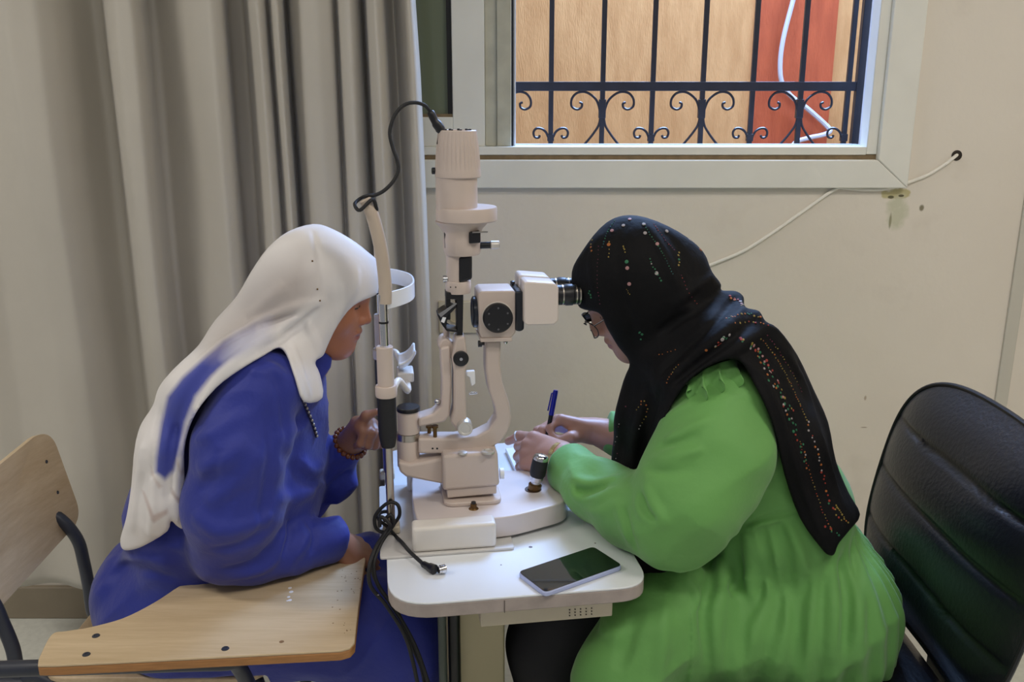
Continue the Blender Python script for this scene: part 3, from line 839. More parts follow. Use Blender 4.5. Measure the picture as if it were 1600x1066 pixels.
MB(T).lathe([(0.0016, 0), (0.0016, k2[2] - k[2]), (0.0042, k2[2] - k[2]), (0.0042, k2[2] - k[2] + 0.005), (0.002, k2[2] - k[2] + 0.006)], (k[0], 0.02, k[2]), (0, 0, 1), 12).build('filter_pin', M_BLACKP, sl)
k = Lp(757, 537, -0.03); k2 = Lp(745, 536, -0.03)
MB(T).lathe([(0.003, 0), (0.003, 0.004), (0.0058, 0.005), (0.0058, 0.011)], (k[0], -0.03, k[2]), (-1, 0, 0), 12).build('head_screw', M_BLACKP, sl)
k = Lp(790, 536, -0.03)
MB(T).lathe([(0.004, 0), (0.003, 0.003)], (k[0], -0.03, k[2] + 0.002), (0, 0, -1), 12).build('head_screw', M_CHROME, sl)

# ================================================================== CHIN REST
NP = np.array([float(Lp(601.5, 560, NPY)[0]), NPY])
FP = np.array([NP[0] - 0.004, NPY + 0.235])
cr = thing('chin_rest', T((NP[0], (NPY + FP[1]) / 2, ZT)), 'chrome and ivory chin rest frame with white chin cup and forehead band', 'chin rest')
def zat(v): return float(Lp(601.5, v, NPY)[2])
def rN(px, v): return px / Lppm(601.5, v, NPY)
def post(px_, py_):
    c = (px_, py_, 0)
    MB(T).lathe([(rN(6.5, 750), ZT + 0.006), (rN(6.5, 750), zat(697))], c, n=20).build('lower_rod', M_STEEL, cr)
    MB(T).lathe([(rN(10.5, 700), zat(698)), (rN(12, 690), zat(693)), (rN(14.5, 650), zat(680)), (rN(14.5, 650), zat(619))], c, n=24).build('hand_grip', M_BLACKR, cr)
    MB(T).lathe([(rN(16.5, 615), zat(619)), (rN(17, 615), zat(617)), (rN(17, 615), zat(604)), (rN(16, 615), zat(602))], c, n=24).build('collar', M_IVORY, cr)
    MB(T).lathe([(rN(13, 570), zat(603)), (rN(13, 570), zat(542)), (rN(12, 570), zat(541)), (rN(8, 570), zat(542))], c, n=24).build('sleeve', M_IVORY, cr)
    MB(T).lathe([(rN(7.2, 500), zat(545)), (rN(7.2, 500), zat(460))], c, n=20).build('upper_rod', M_CHROME, cr)
    MB(T).lathe([(rN(7.8, 500), zat(505)), (rN(7.8, 500), zat(502))], c, n=20).build('stop_ring', M_BLACKP, cr)
    MB(T).box((px_, py_, ZT + 0.0125), (0.03, 0.03, 0.014)).build('post_foot', M_CREAM, cr, bevel=0.003)
post(*NP); post(*FP)
tp = []
for u, v in [(602, 474), (602, 450), (600, 425), (597, 400), (591, 370), (583, 340), (576, 322), (570, 311)]:
    p = Lp(u, v, NPY); tp.append((p[0], NPY, p[2]))
MB(T).tube(spline(tp, 5), [0.0108] * 30 + [0.0102] * 5 + [0.008], 16).build('bent_tube', mat('worn_ivory_tube', srgb(196, 180, 164), 0.45, noise=0.08, nscale=14), cr)
zf = zat(474)
MB(T).lathe([(rN(8.5, 470), zf), (rN(8.5, 470), zat(415))], (FP[0], FP[1], 0), n=18).build('bent_tube', mat('worn_ivory_tube', srgb(196, 180, 164), 0.45), cr)
MB(T).lathe([(0.010, zat(492)), (0.010, zat(466))], (FP[0], FP[1], 0), n=18).build('far_sleeve', M_WHITEP, cr)
# forehead band: bowed strip between the posts
bz = 0.5 * (zat(457) + zat(484)); bh = 0.028
bw = []
for k in range(33):
    t = -1 + 2 * k / 32
    bow = 0.052 * (1 - abs(t) ** 2.6)
    bw.append((NP[0] + 0.005 + (FP[0] - NP[0]) * (t + 1) / 2 + bow, NPY + (FP[1] - NPY) * (t + 1) / 2))
P = []; F = []
for i, (x, y) in enumerate(bw):
    d = np.array(bw[min(i + 1, 32)]) - np.array(bw[max(i - 1, 0)]); d /= np.linalg.norm(d)
    nx, ny = d[1] * 0.0016, -d[0] * 0.0016
    for s, zz in ((-1, bz - bh / 2), (1, bz - bh / 2), (1, bz + bh / 2), (-1, bz + bh / 2)):
        P.append((x + s * nx, y + s * ny, zz))
for i in range(32):
    for k in range(4):
        F.append((i * 4 + k, i * 4 + (k + 1) % 4, i * 4 + 4 + (k + 1) % 4, i * 4 + 4 + k)[::-1])
F.append((0, 1, 2, 3)); F.append((128, 129, 130, 131)[::-1])
MB(T).add(P, F).build('forehead_band', M_WHITEP, cr, bevel=0.0006)
# chin cup and bracket
cyc = (NPY + FP[1]) / 2
zcup = float(Lp(626, 580, cyc - 0.02)[2])
cupc = Lp(628, 575, cyc - 0.02)
P = []; F = []
nu, nv = 17, 9
for i in range(nu):
    t = -1 + 2 * i / (nu - 1)
    for j in range(nv):
        s = j / (nv - 1)
        hw = 0.036 * (1 - 0.25 * s)
        P.append((cupc[0] - 0.006 + 0.032 * s, cyc + t * hw, zcup + 0.016 * t * t + 0.026 * s ** 2.4 * (1 - 0.15 * t * t)))
for i in range(nu - 1):
    for j in range(nv - 1):
        a = i * nv + j
        F.append((a, a + 1, a + nv + 1, a + nv)[::-1])
o = MB(T).add(P, F).build('chin_cup', M_WHITEP, cr, angle=180)
sd = o.modifiers.new('thickness', 'SOLIDIFY'); sd.thickness = 0.004
for yy in (NPY, FP[1]):
    s = 1 if yy == NPY else -1
    MB(T).tube(spline([(NP[0] + 0.012, yy + s * 0.004, zat(610)), (NP[0] + 0.022, yy + s * 0.03, zat(604)), (cupc[0] + 0.008, cyc - s * 0.055, zcup - 0.026), (cupc[0] + 0.008, cyc - s * 0.01, zcup - 0.018)], 6), 0.006, 10).build('cup_bracket', M_IVORYW, cr)
MB(T).box((cupc[0] + 0.006, cyc, zcup - 0.012), (0.03, 0.05, 0.018)).build('cup_holder', M_IVORYW, cr, bevel=0.003)

# ================================================================== LOOSE CABLE knotted round the near post
def loose_cable():
    x, y = NP
    pl = lambda u, v, z: Lz(u, v, z)
    m = MB(T)
    def at(u, v, dy): p = Lp(u, v, y + dy); return (p[0], y + dy, p[2])
    pts = [at(668, 1100, -0.10), at(660, 1050, -0.10), at(646, 1015, -0.10), at(634, 985, -0.10), at(620, 955, -0.10), at(598, 925, -0.09), at(584, 900, -0.08), at(583, 880, -0.07), at(588, 858, -0.05), at(600, 836, -0.022), at(613, 822, -0.018), at(624, 806, -0.016),
           at(622, 790, -0.014), at(611, 785, -0.012), at(598, 792, -0.012), at(586, 808, -0.012), at(588, 826, -0.014), at(602, 832, -0.018), at(610, 822, -0.022), at(612, 808, -0.02), at(606, 800, 0.014),
           at(594, 802, 0.012), at(592, 812, -0.012), at(606, 824, -0.02), at(618, 838, -0.02)]
    e = [Lz(628, 848, ZT + 0.02), Lz(640, 862, ZT + 0.012), Lz(655, 876, ZT + 0.008), Lz(664, 884, ZT + 0.007)]
    pts += [tuple(p) for p in e]
    ca = thing('loose_cable', T((x, y - 0.02, ZT)), 'black cable knotted round the chin-rest post with a metal plug lying on the table', 'cable')
    m.tube(spline(pts, 6), 0.0032, 8)
    m.build('cord', M_BLACKR, ca)
    # two more strands of the bundle
    for k, off in enumerate(((0.004, -0.006), (-0.003, -0.012))):
        mm = MB(T)
        q = [at(676 - 14 * k, 1100, -0.10), at(654 - 6 * k, 1030, -0.10), at(634, 985, -0.10), at(606, 940, -0.095), at(586 - 4 * k, 910, -0.09), at(580, 880, -0.085), at(590, 850, -0.06), at(604, 828, -0.03), at(612, 815, -0.026 - 0.004 * k), at(606 - 8 * k, 803, -0.024), at(596, 812 + 6 * k, -0.024)]
        mm.tube(spline([(a + off[0], b + off[1], c) for a, b, c in q], 6), 0.0034, 8).build('cord', M_BLACKR, ca)
    p1 = Lz(660, 881, ZT + 0.007); p2 = Lz(684, 893, ZT + 0.008)
    MB(T).lathe([(0.004, 0), (0.0055, 0.003), (0.006, 0.016), (0.0075, 0.018), (0.0085, 0.030), (0.006, 0.032)], p1, np.array(p2) - np.array(p1), 14).build('plug_body', M_BLACKP, ca)
    p3 = Lz(682, 891, ZT + 0.009); 
    MB(T).lathe([(0.0062, 0), (0.0062, 0.004), (0.0072, 0.004), (0.0072, 0.012), (0.0055, 0.012), (0.005, 0.008)], (p3[0] + 0.003, p3[1], ZT + 0.0085), (0.9, 0.35, 0.0), 18).build('plug_nut', M_CHROME, ca)
loose_cable()

# ================================================================== PHONE
def phone():
    c = [Lz(809, 893, ZT + 0.009)[:2], Lz(851, 927, ZT + 0.009)[:2], Lz(972, 884, ZT + 0.009)[:2], Lz(929, 853, ZT + 0.009)[:2]]
    c0 = np.mean(c, axis=0)
    ex = (np.array(c[2]) + np.array(c[3]) - np.array(c[0]) - np.array(c[1])); lx = np.linalg.norm(ex) / 2; ex /= np.linalg.norm(ex)
    ey = np.array([-ex[1], ex[0]]); ly = abs((np.array(c[3]) - np.array(c[2])) @ ey + (np.array(c[0]) - np.array(c[1])) @ ey) / 2
    def outline(k, r):
        return [c0 + ex * p[0] + ey * p[1] for p in rounded([(-lx / 2 + k, -ly / 2 + k), (lx / 2 - k, -ly / 2 + k), (lx / 2 - k, ly / 2 - k), (-lx / 2 + k, ly / 2 - k)], r, 6)]
    ph = thing('smartphone', T((c0[0], c0[1], ZT)), 'smartphone with pale blue sides lying screen up on the table', 'phone')
    MB(T).prism(outline(0, 0.010), ZT + 0.0003, ZT + 0.0085, 'z').build('body', mat('pale_blue_phone', srgb(176, 186, 226), 0.3), ph, bevel=0.002)
    MB(T).prism(outline(0.0012, 0.009), ZT + 0.0086, ZT + 0.0093, 'z').build('screen', mat('black_glass', srgb(10, 12, 18), 0.045, spec=0.7, coat=0.6), ph, bevel=0.0003)
phone()
# ================================================================== PAPERS at the back of the table
def papers():
    a = Lz(915, 716, ZT); 
    def quad(pts, z0, z1):
        return [Lz(u, v, z1)[:2] for u, v in pts]
    nb = thing('notebook', T((0.14, 0.2, ZT)), 'white paper pad with a blue edge on the table behind the joystick', 'notebook')
    A = [(0.055, 0.11), (0.195, 0.12), (0.19, 0.305), (0.05, 0.295)]
    MB(T).prism(A, ZT + 0.0004, ZT + 0.010, 'z').build('pages', mat('paper_white', srgb(236, 238, 244), 0.6), nb, bevel=0.001)
    MB(T).prism([(0.150, 0.118), (0.197, 0.120), (0.192, 0.307), (0.146, 0.303)], ZT + 0.0101, ZT + 0.0116, 'z').build('cover_flap', mat('blue_cover', srgb(96, 120, 214), 0.5), nb)
papers()
# ================================================================== TABLET-ARM CHAIR (left)
M_WOOD = None
def wood_mat(name, c1, c2, stretch, rot=(0, 0, 0), rough=0.42):
    m = bpy.data.materials.new(name); m.use_nodes = True
    nt = m.node_tree; N = nt.nodes; L = nt.links; b = N['Principled BSDF']
    b.inputs['Roughness'].default_value = rough
    tc = N.new('ShaderNodeTexCoord'); mp = N.new('ShaderNodeMapping')
    mp.inputs['Scale'].default_value = stretch; mp.inputs['Rotation'].default_value = rot
    L.new(tc.outputs['Object'], mp.inputs['Vector'])
    n = N.new('ShaderNodeTexNoise'); n.inputs['Scale'].default_value = 14; n.inputs['Detail'].default_value = 6; n.inputs['Roughness'].default_value = 0.65
    n2 = N.new('ShaderNodeTexNoise'); n2.inputs['Scale'].default_value = 3.0; n2.inputs['Detail'].default_value = 2
    L.new(mp.outputs['Vector'], n.inputs['Vector']); L.new(mp.outputs['Vector'], n2.inputs['Vector'])
    r = N.new('ShaderNodeValToRGB')
    r.color_ramp.elements[0].position = 0.32; r.color_ramp.elements[0].color = c2
    r.color_ramp.elements[1].position = 0.68; r.color_ramp.elements[1].color = c1
    ad = N.new('ShaderNodeMath'); ad.operation = 'ADD'; ml = N.new('ShaderNodeMath'); ml.operation = 'MULTIPLY'; ml.inputs[1].default_value = 0.5
    m2 = N.new('ShaderNodeMath'); m2.operation = 'MULTIPLY'; m2.inputs[1].default_value = 0.5
    L.new(n.outputs['Fac'], ml.inputs[0]); L.new(n2.outputs['Fac'], m2.inputs[0]); L.new(ml.outputs[0], ad.inputs[0]); L.new(m2.outputs[0], ad.inputs[1])
    L.new(ad.outputs[0], r.inputs[0]); L.new(r.outputs['Color'], b.inputs['Base Color'])
    return m
M_WOODT = wood_mat('tablet_birch', srgb(212, 190, 156), srgb(190, 166, 130), (1.0, 14, 8), (0, 0, math.radians(-4)))
M_WOODB = wood_mat('backrest_birch', srgb(210, 188, 156), srgb(184, 158, 124), (6, 1.2, 9), (math.radians(20), 0, 0))
M_WOODE = mat('plywood_edge', srgb(176, 124, 72), 0.55, noise=0.25, nscale=30, stretch=(1, 1, 8))
tcx, tcy = -0.80, 1.52
tc_ = thing('tablet_chair', (tcx, tcy, 0), 'school chair with birch plywood backrest and writing tablet on dark tubular frame', 'chair')
ZTAB = 0.612
tp_ = [(59, 1040), (60, 1030), (80, 992), (104, 986), (140, 980), (192, 966), (240, 942), (280, 916), (304, 904), (350, 889), (410, 880), (472, 875), (520, 869), (560, 867), (568, 868), (571, 873), (567, 896), (560, 950), (554, 1004), (547, 1012),
       (532, 1016.5), (352, 1026), (200, 1034), (80, 1040)]
tpw = [Wz(u, v, ZTAB)[:2] for u, v in tp_[:1] + [tuple(q) for q in spline(tp_[1:14], 4)] + tp_[14:]]
tabo = MB().prism(tpw, ZTAB - 0.004, ZTAB, 'z').build('tablet', M_WOODT, tc_, bevel=0.0012)
MB().prism(tpw, ZTAB - 0.019, ZTAB - 0.0041, 'z').build('tablet_edge', M_WOODE, tc_, bevel=0.002)
for u, v in ((150, 994), (135, 1023), (352, 1014)):
    p = Wz(u, v, ZTAB)
    b_ = MB().lathe([(0.0062, 0), (0.0055, 0.0012), (0.003, 0.0014), (0.0026, 0.0006), (0.0003, 0.0005)], (p[0], p[1], ZTAB), (0, 0, 1), 14).build('bolt', M_TUBE, tabo)
# dried white paint marks
mk = MB()
for u, v, r in ((453, 919, .0035), (455, 925, .004), (451, 933, .003), (453, 938, .0035), (449, 939, .002)):
    p = Wz(u, v, ZTAB); mk.lathe([(r, 0), (r * .7, .0004)], (p[0], p[1], ZTAB), (0, 0, 1), 9)
mk.build('paint_mark', mat('paint_white', srgb(238, 236, 240), 0.6), tabo)['kind'] = 'stuff'
dk_ = MB()
rs = random.Random(5)
for k in range(26):
    u = rs.choice([rs.gauss(535, 6), rs.gauss(553, 5)]); v = rs.uniform(890, 990); r = rs.uniform(.0008, .0016)
    p = Wz(u - (v - 890) * 0.09, v, ZTAB); dk_.lathe([(r, 0), (r * .8, .0002)], (p[0], p[1], ZTAB), (0, 0, 1), 6)
p = Wz(440, 1003, ZTAB); dk_.lathe([(0.004, 0), (0.003, .0002)], (p[0], p[1], ZTAB), (0, 0, 1), 9)
dk_.build('ink_specks', mat('ink', srgb(130, 100, 66), 0.7), tabo)['kind'] = 'stuff'
# backrest: gently curved board
def backrest():
    Yf, Yn = 1.765, 1.40
    pf_t = W(78, 668, Yf); pf_b = W(131, 815, Yf)
    xt, zt = pf_t[0], pf_t[2]; xb, zb = pf_b[0], pf_b[2]
    h = np.array([xt - xb, 0, zt - zb]); H = np.linalg.norm(h); h /= H
    nrm = np.array([h[2], 0, -h[0]])
    if nrm[0] < 0: nrm = -nrm
    out = rounded([(0, 0), (Yn - Yf, -0.02), (Yn - Yf, H - 0.02), (0, H)], [0.05, 0.06, 0.06, 0.045], 8)
    # grid fill: bend about the vertical
    nn = len(out)
    def pt(a, bb, off):
        t = (a / (Yn - Yf) - 0.5) * 2
        bend = -0.030 * (1 - t * t)
        return np.array([xb, Yf, zb]) + np.array([0, a, 0]) + h * bb + nrm * (bend + off)
    ring = [np.array(p) for p in out]; cen = np.mean(ring, axis=0)
    m = MB(); P = []; F = []
    lv = [1.0, 0.8, 0.6, 0.4, 0.2]
    for off in (0.0, -0.011):
        for l in lv:
            for p in ring:
                q = cen + (p - cen) * l; P.append(pt(q[0], q[1], off))
        P.append(pt(cen[0], cen[1], off))
    S = nn * len(lv) + 1
    for side in (0, 1):
        o = side * S
        for i in range(len(lv) - 1):
            for k in range(nn):
                q = (o + i * nn + k, o + i * nn + (k + 1) % nn, o + (i + 1) * nn + (k + 1) % nn, o + (i + 1) * nn + k)
                F.append(q[::-1] if side == 0 else q)
        for k in range(nn):
            q = (o + (len(lv) - 1) * nn + k, o + (len(lv) - 1) * nn + (k + 1) % nn, o + S - 1)
            F.append(q[::-1] if side == 0 else q)
    for k in range(nn):
        F.append((k, (k + 1) % nn, S + (k + 1) % nn, S + k))
    br = m.add(P, F).build('backrest', M_WOODB, tc_, angle=50)
    for (a, bb) in ((-0.035, H * 0.72), (-0.035, H * 0.40), (Yn - Yf + 0.05, H * 0.30)):
        q = pt(a, bb, 0.0)
        MB().lathe([(0.004, 0), (0.0034, 0.001)], q, nrm, 10).build('rivet', M_TUBE, br)
    q = pt(-0.075, H * 0.93, 0.0005)
    MB().box(q, (0.002, 0.005, 0.022), None).build('chipped_veneer', mat('chip_brown', srgb(150, 100, 50), 0.8), br)
    return xb, zb
xb_, zb_ = backrest()
def ctube(pts, name='frame_tube', r=0.0125, m=None):
    MB().tube(spline(pts, 6), r, 12).build(name, m or M_TUBE, tc_)
# back uprights, seat rails, legs
for Yp, us in ((1.715, [(108, 790), (118, 808), (132, 842), (143, 880), (150, 915), (158, 960)]), (1.43, [(-60, 830), (-30, 890), (-2, 935), (18, 975), (34, 1015), (44, 1060)])):
    pts = [W(u, v, Yp) - np.array([0.016, 0, 0]) for u, v in us]
    pts[0] = pts[0] - np.array([0.07, 0, 0.0]); pts[1] = pts[1] - np.array([0.022, 0, 0])
    e = pts[-1]
    pts += [np.array([e[0] + 0.03, Yp, 0.42]), np.array([e[0] + 0.06, Yp, 0.405])]
    ctube(pts, 'back_upright')
    ctube([np.array([e[0] + 0.05, Yp, 0.405]), np.array([e[0] + 0.2, Yp, 0.405]), np.array([-0.50, Yp, 0.405]), np.array([-0.465, Yp, 0.39]), np.array([-0.455, Yp, 0.2]), np.array([-0.45, Yp, 0.013])], 'front_leg')
    ctube([np.array([e[0] + 0.06, Yp, 0.40]), np.array([e[0] - 0.0, Yp, 0.25]), np.array([e[0] - 0.05, Yp, 0.013])], 'rear_leg')
seat_o = rounded([(-0.86, 1.41), (-0.45, 1.41), (-0.45, 1.74), (-0.86, 1.74)], 0.05)
MB().prism(seat_o, 0.418, 0.430, 'z').build('seat', M_WOODB, tc_, bevel=0.003)
# tablet support tubes
sp = W(-80, 1046, 1.245); 
zt_s = ZTAB - 0.0325
a0 = Wz(-60, 1046, zt_s); a1 = Wz(60, 1044, zt_s); a2 = Wz(200, 1040, zt_s); a3 = Wz(345, 1036, zt_s)
ctube([np.array([-0.885, 1.43, 0.405]), np.array([-0.99, 1.39, 0.44]), np.array([a0[0] - 0.06, a0[1] + 0.10, zt_s - 0.05]), a0, a1, a2, a3, np.array([a3[0] + 0.02, a3[1] + 0.02, zt_s - 0.02]), np.array([a3[0] + 0.025, a3[1] + 0.10, 0.41])], 'tablet_support', 0.0128)

# ================================================================== OFFICE CHAIR (right)
def office_chair():
    M_LEA = mat('navy_black_leather', srgb(12, 13, 21), 0.34, noise=0.10, nscale=40, bump=0.10, bscale=120, spec=0.55)
    M_LEAB = mat('black_piping', srgb(14, 14, 17), 0.4)
    oc = thing('office_chair', (0.52, 1.46, 0), 'black leather office chair with horizontal seams across its tall backrest', 'office chair')
    yc, half = 1.455, 0.285
    zb, zt = 0.47, 0.93
    zm, hz = (zb + zt) / 2, (zt - zb) / 2
    def xfront(z, ty):
        t = (z - zb) / (zt - zb)
        base = 0.725 + 0.075 * t + 0.03 * (t - 0.35) ** 2
        wrap = -0.025 * ty * ty        # sides wrap forward a little
        return base + wrap
    seams = [0.818, 0.712, 0.605]
    n, m = 64, 72
    P = []; F = []
    def sup(ty, tz):
        # map square to superellipse outline
        return ty, tz
    grids = []
    for side in (0, 1):
        for i in range(m + 1):
            b = -1 + 2 * i / m
            for j in range(n + 1):
                a = -1 + 2 * j / n
                # square -> rounded outline
                rr = max(abs(a), abs(b)); 
                if rr < 1e-9: A, B = 0, 0
                else:
                    p = 4.2
                    k = rr / ((abs(a / 1) ** p + abs(b) ** p) ** (1 / p))
                    A, B = a * k, b * k
                taper = 1 - 0.10 * max(0, -B) ** 2 - 0.04 * max(0, B) ** 2
                y = yc + half * A * taper
                z = zm + hz * B - (0.010 * A * A if B > 0 else 0) * B
                edge = (1 - min(1, rr) ** 8)
                x0 = xfront(z, A)
                if side == 0:
                    puff = 0.050 * (1 - rr ** 2.6)
                    gsum = sum(math.exp(-((z - s) / 0.0055) ** 2) for s in seams)
                    pil = 0.006 * abs(math.sin(math.pi * (z - 0.605) / 0.106)) if z < 0.93 else 0.004
                    x = x0 + 0.03 - puff - pil * edge + 0.008 * gsum * (1 - rr ** 6)
                else:
                    x = x0 + 0.03 + 0.045 * (1 - rr ** 6)
                P.append((x, y, z))
    S = (n + 1) * (m + 1)
    for side in (0, 1):
        for i in range(m):
            for j in range(n):
                q = (side * S + i * (n + 1) + j, side * S + i * (n + 1) + j + 1, side * S + (i + 1) * (n + 1) + j + 1, side * S + (i + 1) * (n + 1) + j)
                F.append(q[::-1] if side == 0 else q)
    bo = MB().add(P, F).build('backrest', M_LEA, oc, angle=180)
    # piping round the rim
    rim = []
    for k in range(160):
        an = 2 * math.pi * k / 160
        ca, sa = math.cos(an), math.sin(an); rr = max(abs(ca), abs(sa)); a, b = ca / rr, sa / rr
        p = 4.2; kk = 1 / ((abs(a) ** p + abs(b) ** p) ** (1 / p)); A, B = a * kk, b * kk
        taper = 1 - 0.10 * max(0, -B) ** 2 - 0.04 * max(0, B) ** 2
        z = zm + hz * B - (0.010 * A * A if B > 0 else 0) * B
        rim.append((xfront(z, A) + 0.03, yc + half * A * taper, z))
    MB().tube(rim, 0.0045, 8, closed=True).build('piping', M_LEAB, bo)
    # seat cushion
    so = rounded([(0.24, 1.21), (0.77, 1.21), (0.77, 1.715), (0.24, 1.715)], [0.1, 0.04, 0.04, 0.1], 8)
    MB().prism(so, 0.36, 0.452, 'z').build('seat', M_LEA, oc, bevel=0.035, seg=5)
    MB().box((0.80, yc, 0.42), (0.02, 0.08, 0.30)).build('back_bracket', M_BLACKP, oc, bevel=0.004)
    MB().box((0.66, yc, 0.345), (0.3, 0.08, 0.03)).build('tilt_plate', M_BLACKP, oc, bevel=0.004)
    MB().lathe([(0.028, 0.08), (0.028, 0.2), (0.02, 0.2), (0.02, 0.345)], (0.52, yc, 0), n=20).build('gas_lift', M_BLACKP, oc)
    for k in range(5):
        an = 2 * math.pi * k / 5 + 0.3
        e = np.array([0.52 + 0.27 * math.cos(an), yc + 0.27 * math.sin(an), 0.07])
        MB().tube([(0.52, yc, 0.10), (0.5 * (0.52 + e[0]), 0.5 * (yc + e[1]), 0.095), e], [0.022, 0.018, 0.013], 10).build('base_leg', M_BLACKP, oc)
        MB().lathe([(0.022, -0.02), (0.025, -0.016), (0.025, 0.016), (0.022, 0.02)], (e[0], e[1], 0.025), (-math.sin(an), math.cos(an), 0), 16).build('castor', M_BLACKP, oc)
office_chair()
# cable on the floor by the wall at the right
fc = spline([(0.95, 2.0, 0.006), (1.1, 2.05, 0.006), Wz(1572, 966, 0.006), Wz(1600, 972, 0.006), Wz(1700, 975, 0.006), (1.7, 2.0, 0.006)], 6)
tag(MB().tube(fc, 0.006, 8).build('floor_cable', mat('yellowed_cable', srgb(190, 184, 146), 0.5)), 'yellowish cable lying on the floor behind the office chair', 'cable')
# ================================================================== PEOPLE: smooth blended bodies and cloth
f32 = np.float32
class Shape:
    # list of tapered capsules / ellipsoids blended smoothly
    def __init__(self): self.p = []
    def rc(self, a, b, r1, r2, k=0.02):
        self.p.append(('c', np.array(a, f32), np.array(b, f32), float(r1), float(r2), k)); return self
    def chain(self, pts, k=0.02):
        for (a, ra), (b, rb) in zip(pts[:-1], pts[1:]): self.rc(a, b, ra, rb, k)
        return self
    def el(self, c, r, R=None, k=0.02):
        self.p.append(('e', np.array(c, f32), np.array(r, f32), np.eye(3, dtype=f32) if R is None else np.array(R, f32), 0, k)); return self
    def cut(self, c, r, k=0.01):
        self.p.append(('s', np.array(c, f32), float(r), 0, 0, k)); return self
    def __call__(self, P):
        d = None
        lo = P.min(0); hi = P.max(0)
        small = len(P) > 2000 and float((hi - lo).min()) < 0.25
        for t, a, b, c, e, k in self.p:
            if small:
                # parts too far from this block of points to matter are skipped
                if t == 'c': cen = (a + b) / 2; rad = float(np.linalg.norm(b - a)) / 2 + max(c, e)
                elif t == 'e': cen = a; rad = float(b.max())
                else: cen = a; rad = b
                if float(np.linalg.norm(np.maximum(np.maximum(lo - cen, cen - hi), 0))) - rad > 0.12: continue
            if t == 'c':
                ab = b - a; L2 = float(ab @ ab) + 1e-12
                q = P - a
                h = np.clip((q @ ab) / L2, 0, 1)
                q -= h[:, None] * ab
                x = np.sqrt(np.einsum('ij,ij->i', q, q)) - (c + h * (e - c))
            elif t == 'e':
                q = (P - a) @ c
                q1 = q / b; k0 = np.sqrt(np.einsum('ij,ij->i', q1, q1)) + 1e-9
                q2 = q1 / b; k1 = np.sqrt(np.einsum('ij,ij->i', q2, q2)) + 1e-9
                x = k0 * (k0 - 1) / k1
            else:
                x = b - np.sqrt(((P - a) ** 2).sum(1))
                if d is None: continue
                h = np.maximum(k - np.abs(d - x), 0) / k
                d = np.maximum(d, x) + h * h * k * 0.25
                continue
            if d is None: d = x
            else:
                h = np.maximum(k - np.abs(d - x), 0) / k
                d = np.minimum(d, x) - h * h * k * 0.25
        return np.full(len(P), 0.12, f32) if d is None else d
def smin(a, b, k):
    h = np.maximum(k - np.abs(a - b), 0) / k
    return np.minimum(a, b) - h * h * k * 0.25
def smax(a, b, k): return -smin(-a, -b, k)

_rn = np.random.RandomState(11)
_LAT = _rn.rand(32, 32, 32).astype(f32)
def vnoise(Q):
    i = np.floor(Q).astype(np.int32); f = (Q - i).astype(f32); f = f * f * (3 - 2 * f)
    i &= 31; j = (i + 1) & 31
    g = lambda a, b, c: _LAT[a, b, c]
    x0 = g(i[:, 0], i[:, 1], i[:, 2]) * (1 - f[:, 0]) + g(j[:, 0], i[:, 1], i[:, 2]) * f[:, 0]
    x1 = g(i[:, 0], j[:, 1], i[:, 2]) * (1 - f[:, 0]) + g(j[:, 0], j[:, 1], i[:, 2]) * f[:, 0]
    x2 = g(i[:, 0], i[:, 1], j[:, 2]) * (1 - f[:, 0]) + g(j[:, 0], i[:, 1], j[:, 2]) * f[:, 0]
    x3 = g(i[:, 0], j[:, 1], j[:, 2]) * (1 - f[:, 0]) + g(j[:, 0], j[:, 1], j[:, 2]) * f[:, 0]
    y0 = x0 * (1 - f[:, 1]) + x1 * f[:, 1]; y1 = x2 * (1 - f[:, 1]) + x3 * f[:, 1]
    return y0 * (1 - f[:, 2]) + y1 * f[:, 2] - 0.5

